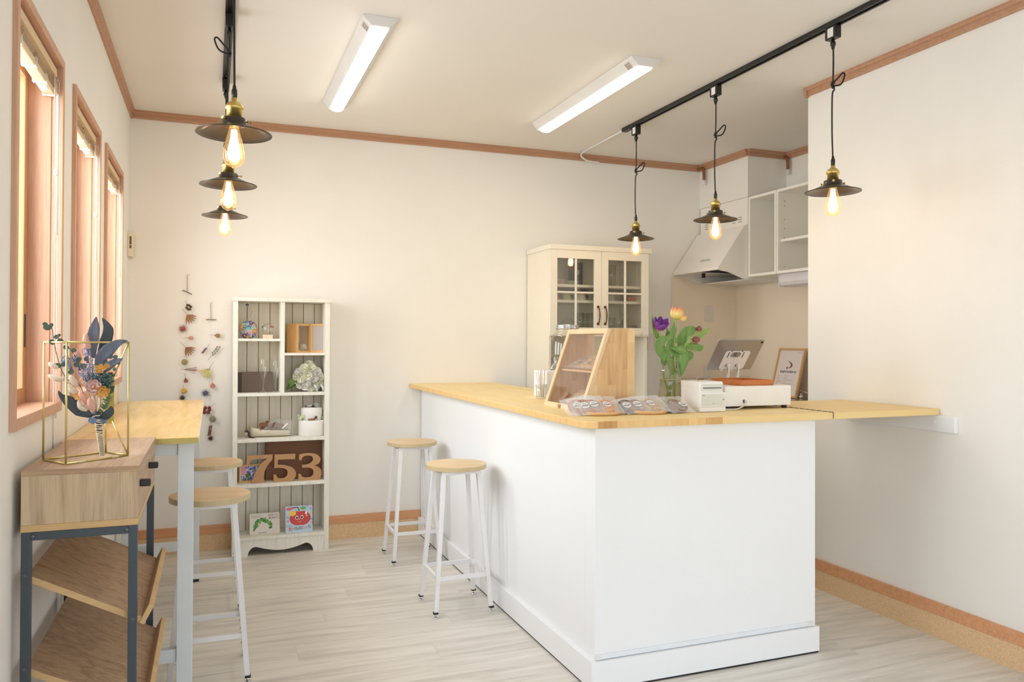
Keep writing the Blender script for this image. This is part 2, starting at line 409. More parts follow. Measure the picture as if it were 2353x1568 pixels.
pm.from_pydata([tuple(v) for v in _b.v], [], _b.f); pm.materials.append(mPlank)
row = 0; y = YF+PWD/2
while y < YB+.05:
    x = XL-.15 - ((row*.437) % 1)*PL + PL/2
    while x < XK2+PL/2:
        if x+PL/2 > XL-.1:
            o = bpy.data.objects.new('plank', pm); col.objects.link(o); o.parent = floor; o.location = (x, y, 0)
        x += PL
    y += PWD; row += 1

ceiling = struct('ceiling', MB().box((XL-.2, YF-.1, H), (4.1, YB+.1, H+.1)), mCeil)
wb_ = struct('wall_back', MB().box((XL-.2, YB, 0), (4.1, YB+.1, H)), mWall)
o = bx('backsplash_panel', (3.2074, YB-.006, .85), (XK2, YB, 1.75), mPanel, wb_, 0)
o = bx('panel_edge_trim', (3.200, YB-.012, .85), (3.2104, YB, 1.745), mFix, wb_, .001)
mb = MB(); CW = .026    # left wall with three openings
yy = [YF-.1]
for a, b in WIN: yy += [a+CW-.014, b-CW+.014]
yy.append(YB+.1)
for i in range(0, len(yy), 2): mb.box((XL-.12, yy[i], 0), (XL, yy[i+1], H))
for a, b in WIN:
    mb.box((XL-.12, a+CW-.014, 0), (XL, b-CW+.014, WZ0+.004)); mb.box((XL-.12, a+CW-.014, WZ1-CW+.014), (XL, b-CW+.014, H))
struct('wall_left', mb, mWall)
struct('wall_right', MB().box((XR, YF-.1, 0), (4.0, YP, H)), mWall)
wk = struct('wall_kitchen', MB().box((XK2, YP, 0), (4.0, YB, H)), mWall)
bx('backsplash_panel', (XK2-.006, YP+.02, .85), (XK2, YB-.006, 1.75), mPanel, wk, 0)
struct('wall_duct', MB().box((XK, YK, 2.27), (XK2, YB, H)), mWall)
# front wall behind the camera with a wide glazed opening
mb = MB(); mb.box((XL-.2, YF-.1, 0), (XL+.1, YF, H)); mb.box((2.7, YF-.1, 0), (XR+.1, YF, H))
mb.box((XL+.1, YF-.1, 0), (2.7, YF, .1)); mb.box((XL+.1, YF-.1, 2.4), (2.7, YF, H))
struct('wall_front', mb, mWall)

def crown(name, p, q, inward):
    """picture-rail moulding just under the ceiling"""
    p = Vector(p); q = Vector(q); t = (q-p).normalized(); n = Vector(inward)
    prof = [(0, H-.046), (.010, H-.046), (.013, H-.040), (.013, H-.022), (.020, H-.018), (.024, H-.010), (.024, H), (0, H)]
    A = [Vector((p.x, p.y, 0))+n*a+Vector((0, 0, z)) for a, z in prof]; B = [Vector((q.x, q.y, 0))+n*a+Vector((0, 0, z)) for a, z in prof]
    k = len(prof); mb = MB().add(A+B, [tuple(range(k)), tuple(range(2*k-1, k-1, -1))]+[(i, (i+1) % k, k+(i+1) % k, k+i) for i in range(k)])
    return struct(name, mb, mTrim)
crown('trim_1', (XL, YF, 0), (XL, YB, 0), (1, 0, 0)); crown('trim_2', (XL, YB, 0), (XK, YB, 0), (0, -1, 0))
crown('trim_3', (XK, YK, 0), (XK, YB, 0), (-1, 0, 0)); crown('trim_4', (XK, YK, 0), (XK2, YK, 0), (0, -1, 0))
crown('trim_5', (XK2, YP, 0), (XK2, YK, 0), (-1, 0, 0)); crown('trim_6', (XR, YF, 0), (XR, YP, 0), (-1, 0, 0))
t_ = struct('trim_7', MB().box((XR-.026, YP-.012, H-.05), (XR+.03, YP+.008, H-.001)), mTrim, .003)
def skirting(name, a, b, na, rail_t=.012):
    s_ = struct(name, MB().box(a, b), mCork)
    return s_
def baseboard(name, p, q, n):
    p = Vector(p); q = Vector(q); n = Vector(n)
    o = struct(name, MB().box(p, q+n*.010+Vector((0, 0, .099))), mCork)
    bx('top_rail', p+Vector((0, 0, .099)), q+n*.014+Vector((0, 0, .152)), mRail, o, .002)
baseboard('baseboard_back', (XL, YB, 0), (1.286, YB, 0), (0, -1, 0))
baseboard('baseboard_left', (XL, YF, 0), (XL, YB-.012, 0), (1, 0, 0))
baseboard('baseboard_right', (XR, YF, 0), (XR, YP, 0), (-1, 0, 0))

# ------------------------------------------------------------------ windows
def window(i, y0, y1):
    D = XL-.082
    mb = MB()          # casing boards
    w = struct('window_%d' % i, MB().box((D-.02, y0+CW, WZ0+CW), (D-.016, y1-CW, WZ1-CW)), mGlass)
    for n_, a, b in (('casing', (XL-.02, y0, WZ0), (XL+.012, y0+CW, WZ1)), ('casing', (XL-.02, y1-CW, WZ0), (XL+.012, y1, WZ1)),
                     ('casing', (XL-.02, y0+CW, WZ1-CW), (XL+.012, y1-CW, WZ1)), ('sill', (D-.03, y0+CW, WZ0), (XL+.012, y1-CW, WZ0+CW+.004)),
                     ('jamb', (D, y0+CW-.012, WZ0+CW), (XL-.02, y0+CW+.003, WZ1-CW)), ('jamb', (D, y1-CW-.003, WZ0+CW), (XL-.02, y1-CW+.012, WZ1-CW)),
                     ('head_jamb', (D, y0+CW, WZ1-CW-.004), (XL-.02, y1-CW, WZ1-CW+.012))):
        bx(n_, a, b, mWinX, w, .0015)
    for a, b in (((D-.035, y0+CW, WZ0+CW), (D, y0+CW+.045, WZ1-CW)), ((D-.035, y1-CW-.045, WZ0+CW), (D, y1-CW, WZ1-CW))):
        bx('sash_stile', a, b, mWinL, w, .002)
    for a, b in (((D-.034, y0+CW, WZ0+CW), (D-.001, y1-CW, WZ0+CW+.05)), ((D-.034, y0+CW, WZ1-CW-.05), (D-.001, y1-CW, WZ1-CW))):
        bx('sash_rail', a, b, mWinL, w, .002)
    bx('finger_pull', (D, y1-CW-.034, 1.24), (D+.002, y1-CW-.020, 1.34), mGreyM, w, .0005)
    return w
for i, (a, b) in enumerate(WIN): window(i+1, a, b)

mBlind = plain('blind_beige', (226, 200, 160), .45); mBlindL = plain('blind_slats', (196, 170, 136), .6)
mClip = veil('clear_clip', (240, 238, 232), .6, .2)
def blind(y0, y1, label):
    ya, yb = y0+CW+.012, y1-CW-.012; zt = WZ1-CW-.010; xc = XL-.026
    r = thing('venetian_blind', label, 'blind', (xc, (ya+yb)/2, zt), 'raised blinds in the three windows')
    bx('headrail', (xc-.022, ya, zt-.026), (xc+.022, yb, zt), mBlind, r, .002)
    mb = MB()
    for k in range(12): mb.box((xc-.0125, ya+.006, zt-.034-k*.0022), (xc+.0125, yb-.006, zt-.0328-k*.0022))
    build('slat_stack', mb, mBlindL, r)['kind'] = 'stuff'
    mb = MB()
    for yc in (ya+.10, (ya+yb)/2, yb-.10):
        for k in range(9):
            a = random.uniform(0, 6.28); c = Vector((xc+.014, yc+random.uniform(-.014, .014), zt-.036-random.uniform(0, .024)))
            mb.tube([c, c+Vector((.006, .006*cos(a), .006*sin(a))), c+Vector((.004, .012*cos(a), .01*sin(a)-.003))], .0007, 4)
    build('ladder_cord', mb, mBlindL, r)['kind'] = 'stuff'
    rail = build('bottom_rail', MB().box((xc-.0165, ya+.004, zt-.082), (xc+.0165, yb-.004, zt-.062)), mBlind, r, .004)
    bx('rail_label', (xc-.010, yb-.105, zt-.0835), (xc+.010, yb-.055, zt-.0822), mPaper, rail, 0)
    for yc in (ya+.10, (ya+yb)/2, yb-.135): bx('clip', (xc-.019, yc-.008, zt-.085), (xc+.019, yc+.008, zt-.058), mClip, r, .001)
    bx('end_cap', (xc-.018, yb-.006, zt-.086), (xc+.018, yb, zt-.058), mFix, r, .002)
    x1 = xc+.030; y1_ = yb-.030
    build('wand', MB().cyl((x1, y1_, zt-.09), (x1-.002, y1_, zt-.52), .0036, 8), plain('clear_wand', (232, 238, 244), .1), r)
    build('wand_hook', MB().tube(spline([(xc+.022, y1_, zt-.03), (x1+.002, y1_, zt-.05), (x1, y1_, zt-.092)], 4), .0014, 6), mChrome, r)
    mb = MB()
    for dy in (-.018, -.024): mb.tube(spline([(xc+.024, y1_+dy, zt-.03), (x1-.001, y1_+dy, zt-.3), (x1, y1_+dy-.004, zt-.62), (x1-.002, y1_+dy+.004, .95+dy)], 5), .0011, 5)
    for dy in (.008, .013): mb.tube(spline([(xc+.024, y1_+dy, zt-.03), (x1, y1_+dy, zt-.5), (x1, y1_+dy+.003, 1.02)], 5), .0009, 5)
    build('lift_cord', mb, plain('cord_offwhite', (238, 228, 214), .7), r)['kind'] = 'stuff'
    build('cord_knob', MB().ball((x1, y1_-.02, zt-.33), .008, 8, 0, (1, 1, 1.5)), mFix, r)
blind(*WIN[0], 'beige slatted blind pulled up in the nearest of the three windows')
blind(*WIN[1], 'beige slatted blind pulled up in the middle of the three windows')
blind(*WIN[2], 'beige slatted blind pulled up in the far window, next to the corner')

# ------------------------------------------------------------------ service counter
CA = .0056
def cr(p):   # the counter stands very slightly askew
    dx, dy = p[0]-1.3039, p[1]-2.5577; return Vector((1.3039+dx*cos(CA)-dy*sin(CA), 2.5577+dx*sin(CA)+dy*cos(CA), p[2]))
RM = Matrix.Translation((1.3039, 2.5577, 0)) @ Matrix.Rotation(CA, 4, 'Z') @ Matrix.Translation((-1.3039, -2.5577, 0))
def rbx(name, a, b, mat, parent, bevel=.0015):
    mb = MB(); mb.M = RM; mb.box(a, b); return build(name, mb, mat, parent, bevel)
ct = thing('service_counter', 'white L-shaped service counter with a panelled plinth', 'counter', (1.8, 2.8, 0))
rbx('front_panel', (1.3039, 2.5577, .008), (2.3134, 2.64, .954), mWhite, ct, .001)
rbx('side_panel', (1.3039, 2.6402, .008), (1.38, YB-.012, .954), mWhite, ct, .001)
rbx('end_panel', (2.25, 2.6402, .008), (2.3134, 2.95, .954), mWhite, ct, .001)
rbx('staff_shelf', (1.3802, 2.6402, .5), (2.25, 2.95, .52), mWhite, ct, .001)
mb = MB(); mb.M = RM
mb.box((1.2831, 2.5395, .008), (2.3191, 2.5577, .1058)); mb.box((1.2831, 2.5577, .008), (1.3039, YB-.016, .1058)); mb.box((2.3134, 2.5577, .008), (2.3191, 2.95, .1058))
build('plinth', mb, mWhite, ct, .0012)
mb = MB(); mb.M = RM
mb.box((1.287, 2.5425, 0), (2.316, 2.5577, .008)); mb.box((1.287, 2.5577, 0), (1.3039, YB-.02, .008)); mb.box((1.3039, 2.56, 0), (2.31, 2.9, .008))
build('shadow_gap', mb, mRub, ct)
rbx('cable_cover', (1.310, 2.5497, .1085), (2.29, 2.5577, .125), plain('raceway_white', (240, 243, 246), .4), ct, .002)
rbx('cover_end', (2.27, 2.5487, .1075), (2.298, 2.5577, .126), mFix, ct, .0015)
rbx('cover_end', (1.3041, 2.5487, .1075), (1.325, 2.5577, .126), mFix, ct, .0015)

ZT, ZB = .9815, .9544
wt = thing('wooden_worktop', 'long yellow L-shaped worktop of glued pine staves on the white counter', 'worktop', (1.8, 2.9, ZB))
r_ = .07
out = [(2.331, 2.4769), (2.331, 3.03), (1.80, 3.03), (1.80, YB-.002), (1.2236, YB-.002)]
out += [(1.2236+r_-r_*cos(t*PI/16), 2.4769+r_-r_*sin(t*PI/16)) for t in range(0, 9)]
mb = MB(); mb.M = RM
out.append((1.80, 2.4769)); mb.prism([(x, y) for x, y in out], (0, 0, ZB), (1, 0, 0), (0, 1, 0), (0, 0, ZT-ZB), 0, 1)
mb.m[len(mb.f)-1] = 2        # beyond the corner the front edge is long grain
build('board', mb, [mTopW, mTopEnd, mTopF], wt, .003)
fl = thing('counter_flap', 'hinged yellow pine flap bridging the counter and the right wall', 'worktop', (2.6, 2.7, ZB))
mb = MB(); mb.M = RM
mb.box((2.334, 2.4769, ZB), (XR-.004, 3.03, ZT)); build('board', mb, mTopF, fl, .003)
mb = MB(); mb.M = RM
for k in range(17): mb.cyl((2.3325, 2.478+k*.033, ZT+.0012), (2.3325, 2.478+k*.033+.025, ZT+.0012), .0022, 8)
mb.box((2.3312, 2.4755, ZB+.004), (2.3338, 2.4765, ZT+.001))
build('piano_hinge', mb, plain('dark_hinge', (150, 138, 124), .4, metal=.7), fl)['kind'] = 'stuff'
br = thing('wall_bracket', 'white painted ledger block screwed to the right wall under the flap', 'bracket', (XR, 2.7, .9))
bx('ledger', (XR-.020, 2.40, .885), (XR-.0005, 3.0, .9540), mWhite, br, .002)
build('screw_cap', MB().cyl((XR-.0200, 2.50, .925), (XR-.0235, 2.50, .925), .007, 12), mWhite, br)

# ------------------------------------------------------------------ ceiling lights
def ceiling_light(x0, x1, y0, y1, label):
    r = thing('ceiling_light', label, 'ceiling light', ((x0+x1)/2, (y0+y1)/2, H), 'strip lights on the ceiling')
    zt, zb = H-.0005, H-.042; xa, xb = x0+.036, x1-.036
    P = [(x0, zt), (x0, zt-.006), (xa, zb), (xb, zb), (x1, zt-.006), (x1, zt)]
    A = [(x, y0, z) for x, z in P]; B = [(x, y1, z) for x, z in P]
    mb = MB().add(A+B, [tuple(range(6)), tuple(range(11, 5, -1))]+[(i, (i+1) % 6, 6+(i+1) % 6, 6+i) for i in range(6)])
    build('housing', mb, mFix, r, .001)
    for a, b in ((y0-.002, y0+.004), (y1-.004, y1+.002)):
        Q = [(x0-.001, zt), (x0-.001, zt-.008), (xa, zb-.002), (xb, zb-.002), (x1+.001, zt-.008), (x1+.001, zt)]
        build('end_plate', MB().prism(Q, (0, a, 0), (1, 0, 0), (0, 0, 1), (0, b-a, 0)), mFix, r)
    n = 8; prof = [(xa+(xb-xa)*i/n, zb-.002-.016*sin(PI*i/n)**.6) for i in range(n+1)]
    mb = MB(); A = [(x, y0+.02, z) for x, z in prof]; B = [(x, y1-.02, z) for x, z in prof]; k = n+1
    mb.add(A+B, [tuple(range(k)), tuple(range(2*k-1, k-1, -1))]+[(i, (i+1) % k, k+(i+1) % k, k+i) for i in range(k)])
    build('diffuser', mb, mLED, r)
    # small printed label on the sloping side nearest the window
    o0 = Vector((x0+.008, y0+.045, zt-.006-.008)); sl = Vector((xa-x0, 0, zb-zt+.006)).normalized()
    nn = Vector((-1, 0, -1)).normalized()*.0008
    mb = MB().prism([(0, 0), (.034, 0), (.034, .045), (0, .045)], o0+nn, sl, (0, 1, 0), nn)
    lb = build('label_plate', mb, plain('label_grey', (206, 196, 182), .6), r)
    mb = MB()
    for i in range(3):
        for j in range(4): mb.prism([(0, 0), (.006, 0), (.006, .006), (0, .006)], o0+nn*2+sl*(.005+i*.010)+Vector((0, .005+j*.010, 0)), sl, (0, 1, 0), nn*.5)
    build('label_print', mb, plain('label_ink', (150, 140, 128), .7), lb)['kind'] = 'stuff'
ceiling_light(.567, .712, 3.195, 4.45, 'white strip light on the ceiling nearer the windows')
ceiling_light(1.817, 1.971, 3.203, 4.42, 'white strip light on the ceiling beside the long black track')

# ------------------------------------------------------------------ tracks
def track(x, y0, y1, label, feed=True):
    r = thing('lighting_track', label, 'light track', (x, (y0+y1)/2, H))
    z1, z0 = H-.0005, H-.022; w = .017
    mb = MB(); mb.box((x-w, y0, z0+.008), (x+w, y1, z1)); mb.box((x-w, y0, z0), (x-w+.009, y1, z0+.008)); mb.box((x+w-.009, y0, z0), (x+w, y1, z0+.008))
    build('rail', mb, mBlack, r, .0008)
    bx('end_cap', (x-w-.001, y1-.09, z0-.002), (x+w+.001, y1+.004, z1), mBlack, r, .002)
    mb = MB()
    for k in range(int((y1-y0)/.55)): mb.cyl((x, y1-.16-k*.55, z0+.009), (x, y1-.16-k*.55, z0+.005), .004, 8)
    if len(mb.v): build('screw', mb, mChrome, r)['kind'] = 'stuff'
    return r
track(2.404, -1.0, 4.33, 'long black lighting track on the ceiling above the counter')
track(.057, -1.0, 4.33, 'black lighting track on the ceiling near the windows, seen end on')

def pendant(x, y, label, loop=None, knot=.27, adz=0):
    zr = 1.889                                   # rim of the shade
    r = thing('pendant_lamp', label, 'pendant lamp', (x, y, zr), 'pendant lamps')
    R = .111
    top = H-.022
    ad = bx('track_adapter', (x-.016, y-.030, top-.052), (x+.016, y+.030, top), mBlack, r, .003)
    bx('adapter_label', (x-.0168, y-.018, top-.046), (x-.0160, y+.014, top-.008), mFix, ad, 0)
    build('strain_relief', MB().lathe([(0, 0), (.006, 0), (.008, .012), (.011, .014), (.011, .028), (.007, .030), (.006, .040), (0, .040)], 12, (x, y, top-.092)), mBlack, r)
    cap = zr+.128
    if loop is None: pts = [(x, y, top-.05), (x-.002, y, top-.3), (x, y, cap)]
    else:
        k = top-knot; s = loop
        pts = [(x, y, top-.06), (x+.002, y, top-.13), (x, y, k+.012), (x-.004*s, y, k+.004), (x+.018*s, y-.004, k+.024), (x+.046*s, y-.006, k+.052), (x+.056*s, y-.006, k+.042),
               (x+.040*s, y-.004, k+.006), (x+.012*s, y, k-.004), (x-.006*s, y+.004, k-.002), (x-.002*s, y-.004, k-.012), (x+.006*s, y, k-.022), (x-.004, y, k-.05), (x-.005, y, k-.20), (x, y, cap)]
    build('cord', MB().tube(spline(pts, 7), .0034, 8), mCord, r)
    if loop is not None: build('cord_knot', MB().ball((x, y, top-knot+.006), .009, 8, 0, (1, 1, .8)).ball((x, y-.001, top-knot-.012), .008, 8, 0, (1, 1, .8)), mCord, r)
    c = (x, y, zr)
    build('cord_grip', MB().lathe([(0, .148), (.0045, .148), (.0065, .136), (.0085, .134), (.0085, .122), (.0075, .108), (0, .108)], 14, c), mBlack, r)
    build('socket', MB().lathe([(0, .112), (.0085, .110), (.009, .100), (.019, .094), (.026, .084), (.027, .076), (.0225, .074), (.0225, .043), (0, .043)], 24, c), mBrass, r)
    sh = build('shade', MB().lathe([(.0, .047), (.034, .047), (.036, .045), (.036, .030), (.038, .027), (.055, .019), (.085, .006), (.109, -.002), (R, -.001), (R, .001),
        (.085, .0085), (.055, .0215), (.037, .0295), (.034, .032), (.0, .032)][::1], 40, c), mShade, r)
    mb = MB()
    for a in (-.2, 1.9, 4.0):
        p = Vector((x+.035*cos(a), y+.035*sin(a), zr+.038)); q = Vector((x+.050*cos(a), y+.050*sin(a), zr+.038)); mb.cyl(p, q, .0022, 8); mb.cyl(q, q+(q-p)*.15, .0048, 10)
    build('thumb_screw', mb, mBrass, r)['kind'] = 'stuff'
    # bulb: screw base hidden in the socket, pear-shaped amber envelope, glowing filament column widened to stand for bloom
    b = build('bulb', MB().lathe([(0, .034), (.013, .034), (.014, .018), (.018, .002), (.024, -.020), (.029, -.042), (.032, -.060), (.0315, -.073), (.027, -.087), (.018, -.097), (.007, -.1015), (0, -.102)], 28, c), mAmber, r)
    build('filament', MB().lathe([(0, .012), (.008, .012), (.010, -.01), (.016, -.040), (.019, -.062), (.016, -.076), (.008, -.083), (0, -.084)], 14, c), mBulb, b)
    return r
pendant(2.404, 2.562, 'black dish pendant nearest the right wall on the long track', 1, .24)
pendant(2.406, 3.379, 'black dish pendant in the middle of the long track, in front of the cooker hood', 1, .25)
pendant(2.409, 4.193, 'black dish pendant farthest along the long track, in front of the glazed hutch', 1, .27)
pendant(.058, 2.52, 'black dish pendant on the left track, nearest and topmost of its three', None)
pendant(.057, 3.365, 'black dish pendant on the left track, the middle one of its three', -1, .15)
pendant(.056, 4.212, 'black dish pendant on the left track, the farthest and lowest of its three', 1, .33)

cc = thing('cable_conduit', 'thin white cable cover running from the long track to the back wall', 'cable cover', (2.41, 4.6, H))
build('conduit', MB().tube(spline([(2.404, 4.335, H-.010), (2.41, 4.6, H-.008), (2.42, 4.92, H-.008), (2.43, 5.0, H-.018), (2.46, 5.013, H-.040), (2.50, 5.013, H-.052), (2.58, 5.013, H-.055)], 6), .007, 8), mFix, cc)
for nm, p, q, lab in (('left', (XK-.03, YB-.028), (XK-.03, 4.955), 'brown bent pipe with a white tip hanging at the back corner of the duct'),
                      ('right', (XK2-.03, YK+.0), (XK2-.03, 4.50), 'brown bent pipe with a white tip hanging right of the duct box')):
    x = p[0]; y = q[1]; r = thing('hanging_pipe', lab, 'pipe', (x, y, H-.05))
    if nm == 'right': y = 4.43
    build('bend', MB().tube(spline([(x+.008, y+.085, H-.030), (x+.002, y+.04, H-.034), (x, y+.008, H-.050), (x, y, H-.085), (x, y, H-.125)], 6), .0115, 10), mPipe, r)
    build('tip', MB().cyl((x, y, H-.126), (x, y, H-.165), .0105, 12), mFix, r)

# ------------------------------------------------------------------ stools
def make_stool():
    r = thing('bar_stool', 'stool', 'stool', (0, 0, 0), 'round-seated bar stools')
    R = .145; zs = .678
    build('seat', MB().lathe([(0, zs-.020), (R-.001, zs-.020), (R, zs-.019), (R, zs-.001), (R-.001, zs), (0, zs)], 48, smooth=False), [mSeatE], r)
    build('seat_top', MB().lathe([(0, zs), (R-.0012, zs), (R-.0012, zs+.0008), (0, zs+.0008)], 48, smooth=False), mSeat, r)
    mb = MB(); t = .088; z0, z1 = zs-.038, zs-.0205
    for a, b in (((-t, -t, 0), (t, -t, 0)), ((t, -t, 0), (t, t, 0)), ((t, t, 0), (-t, t, 0)), ((-t, t, 0), (-t, -t, 0))):
        mb.bar(Vector(a)+Vector((0, 0, (z0+z1)/2)), Vector(b)+Vector((0, 0, (z0+z1)/2)), .016, z1-z0)
    mb.bar((-t, 0, z1-.003), (t, 0, z1-.003), .02, .005)
    build('seat_frame', mb, mLegWhite, r, .001)
    def lp(sx, sy, z): k = .083+(.134-.083)*(1-(z/(zs-.02))); return Vector((sx*k, sy*k, z))
    for sx in (-1, 1):
        for sy in (-1, 1):
            lg = build('leg', MB().bar(lp(sx, sy, .026), lp(sx, sy, zs-.021), .0195, .0195, up=(0, 1, 0)), mLegWhite, r, .0012)
            p = lp(sx, sy, 0)
            build('foot', MB().cyl((p.x, p.y, 0), (p.x, p.y, .006), .0115, 14).cyl((p.x, p.y, .006), (p.x, p.y, .02), .005, 10), mChrome, lg)
            build('leg_plug', MB().box((p.x-.0104, p.y-.0104, .019), (p.x+.0104, p.y+.0104, .028)), mRub, lg)
    for a, b in (((-1, -1), (1, -1)), ((1, -1), (1, 1)), ((1, 1), (-1, 1)), ((-1, 1), (-1, -1))):
        build('stretcher', MB().bar(lp(*a, .172), lp(*b, .172), .015, .018), mLegWhite, r, .001)
    mb = MB()
    for sx in (-1, 1):
        for sy in (-1, 1):
            for z in (.145, .198): p = lp(sx, sy, z); mb.cyl(p+Vector((-sx*.010, 0, 0)), p+Vector((-sx*.0135, 0, 0)), .0035, 8)
            p = lp(sx, sy, zs-.035); mb.cyl(p+Vector((sx*.009, 0, 0)), p+Vector((sx*.013, 0, 0)), .006, 10)
    build('bolt', mb, mChrome, r)['kind'] = 'stuff'
    return r
st0 = make_stool()
place(st0, (1.093, 3.60, 0), 0, 'white-legged round stool standing in front of the counter side, nearer the camera')
s_ = dup(st0); place(s_, (1.093, 4.482, 0), 0, 'white-legged round stool by the counter at the far wall skirting')
s_ = dup(st0); place(s_, (-.002, 3.195, 0), 0, 'nearer round stool tucked beside the high table on the left')
s_ = dup(st0); place(s_, (-.002, 4.03, 0), 0, 'farther round stool beside the high table, below the bookcase')

# ------------------------------------------------------------------ high table at the left wall
tb = thing('high_table', 'tall narrow yellow wood table with pale grey legs under the windows', 'table', (-.24, 3.66, 0))
tx0, tx1, ty0, ty1, tz = XL+.004, -.040, 2.853, 4.63, .935
bx('table_top', (tx0, ty0, tz-.020), (tx1, ty1, tz), mDeskTop, tb, .0008)
mb = MB(); mb.box((tx0+.001, ty0-.0012, tz-.0195), (tx1-.001, ty0-.0001, tz-.001)); mb.box((tx0, ty1+.0001, tz-.0195), (tx1, ty1+.001, tz-.001))
build('edge_band', mb, mDeskEdge, tb)
bx('edge_band', (tx1+.0001, ty0+.001, tz-.0195), (tx1+.0012, ty1-.001, tz-.001), mPaper, tb, 0)
for yy_ in (2.90, 4.418):
    for xx_ in (-.106, XL+.03):
        lg = bx('leg', (xx_, yy_, .012), (xx_+.05, yy_+.05, tz-.021), mLegGrey, tb, .0015)
        bx('foot_cap', (xx_-.001, yy_-.001, 0), (xx_+.051, yy_+.051, .014), mRub, lg, .001)
for yy_ in (2.91, 4.428):
    bx('apron', (XL+.081, yy_, tz-.066), (-.107, yy_+.03, tz-.021), mLegGrey, tb, .001)
    bx('lower_rail', (XL+.081, yy_, .165), (-.107, yy_+.03, .210), mLegGrey, tb, .001)
bx('side_rail', (-.09, 2.951, tz-.061), (-.065, 4.417, tz-.021), mLegGrey, tb, .001)
bx('side_rail', (XL+.04, 2.951, tz-.061), (XL+.065, 4.417, tz-.021), mLegGrey, tb, .001)
bx('long_rail', (-.285, 2.941, .168), (-.245, 4.427, .205), mLegGrey, tb, .001)

# ------------------------------------------------------------------ console with slanted shelves
cx0, cx1, cy0, cy1 = -.4334, -.1736, 2.2177, 2.848
zt0, zt1, zb0 = .942, .9285, .7906
dc = thing('console_shelf', 'oak-look console with two drawers and slanted magazine shelves in a dark steel frame', 'shelf', (-.31, 2.64, 0))
build('top_board', MB().box((cx0, cy0, zt1), (cx1+.002, cy1, zt0)), mOakY, dc, .0008)
bx('top_edge', (cx0+.0005, cy0-.0008, zt1+.0005), (cx1+.0015, cy0, zt0-.001), mOakX, dc, 0)
bx('side_board', (cx0, cy0+.001, zb0+.017), (cx1-.0005, cy0+.016, zt1), mOakZ, dc, .0008)
bx('side_board', (cx0, cy1-.016, zb0+.017), (cx1-.0005, cy1-.001, zt1), mOakZ, dc, .0008)
bx('bottom_board', (cx0, cy0, zb0), (cx1, cy1, zb0+.017), mOakE, dc, .0008)
bx('back_board', (cx0, cy0+.016, zb0+.017), (cx0+.006, cy1-.016, zt1), mOakZ, dc, 0)
ym = (cy0+cy1)/2
for a, b in ((cy0+.0175, ym-.001), (ym+.001, cy1-.0175)):
    d_ = bx('drawer', (cx1-.016, a, zb0+.019), (cx1, b, zt1-.002), mOakY, dc, .0008)
    bx('drawer_box', (cx1-.17, a+.02, zb0+.03), (cx1-.017, b-.02, zt1-.03), mOakE, d_, 0)
    yc = a + (.052 if a < ym-.1 else .32)
    yc = 2.270 if a < ym-.1 else 2.575
    kn = bx('drawer_pull', (cx1-.0005, yc-.010, .880), (cx1+.026, yc+.010, .898), mBlack, d_, .003)
FR = .021
for yy_ in (cy0+.001, cy1-.022):
    for xx_ in (cx0+.001, cx1-FR-.001):
        bx('leg', (xx_, yy_, 0), (xx_+FR, yy_+FR, zb0-.0005), mGreyM, dc, .001)
    bx('top_rail', (cx0+FR+.001, yy_, zb0-.021), (cx1-FR-.001, yy_+.015, zb0-.0005), mGreyM, dc, .001)
    bx('bottom_rail', (cx0+FR+.001, yy_, .03), (cx1-FR-.001, yy_+.015, .05), mGreyM, dc, .001)
for xx_ in (cx0+.001, cx1-FR-.001): bx('top_rail', (xx_, cy0+FR+.001, zb0-.021), (xx_+.015, cy1-.023, zb0-.0005), mGreyM, dc, .001)
mb = MB()
for x, z in ((cx0+.026, zb0-.011), (cx1-.026, zb0-.011)): mb.ball((x, cy0+.001, z), .006, 10, 0, (1, .5, 1))
for x, z in ((cx0+.011, .6864), (cx0+.011, .458), (cx0+.011, .23), (cx1-.011, .5515), (cx1-.011, .323)): mb.cyl((x, cy0+.0012, z), (x, cy0-.001, z), .0048, 10).cyl((x, cy0-.0009, z), (x, cy0-.0015, z), .0025, 8)
build('bolt', mb, plain('bolt_dark', (96, 102, 108), .3, metal=.7), dc)['kind'] = 'stuff'
for k, zl in enumerate((.6768, .4483, .2198)):
    th = math.radians(27.5); c_, s_2 = cos(th), sin(th); x0 = cx0+.021
    p = lambda a, b: Vector((x0+a*c_+b*s_2, 0, zl-a*s_2+b*c_))     # a along the slope, b off it
    L = .280; T = .0155
    ya, yb_ = cy0+.023, cy1-.023
    def slab(name, a0, a1, b0, b1, mat, par, ya=ya, yb_=yb_, m2=None):
        q = [p(a0, b0), p(a1, b0), p(a1, b1), p(a0, b1)]
        mb = MB(); A = [v+Vector((0, ya, 0)) for v in q]; B = [v+Vector((0, yb_, 0)) for v in q]
        mb.add(A+B, [(0, 1, 2, 3), (7, 6, 5, 4)]+[(i, (i+1) % 4, 4+(i+1) % 4, 4+i) for i in range(4)]); return build(name, mb, mat, par, .0006)
    # shelf boards pass between the frame posts, the lip sticks out in front
    sb = slab('slanted_shelf', -.01, L, -T, 0, mOakX, dc)
    slab('shelf_edge', -.01, L, -T, -.0002, mOakE, sb, ya-.0012, ya-.0001)
    slab('shelf_lip', L+.0002, L+.0135, -T, .036, mOakE, sb, ya-.004, yb_+.004)
    slab('shelf_lip_face', L-.0012, L, .0005, .035, mOakX, sb)

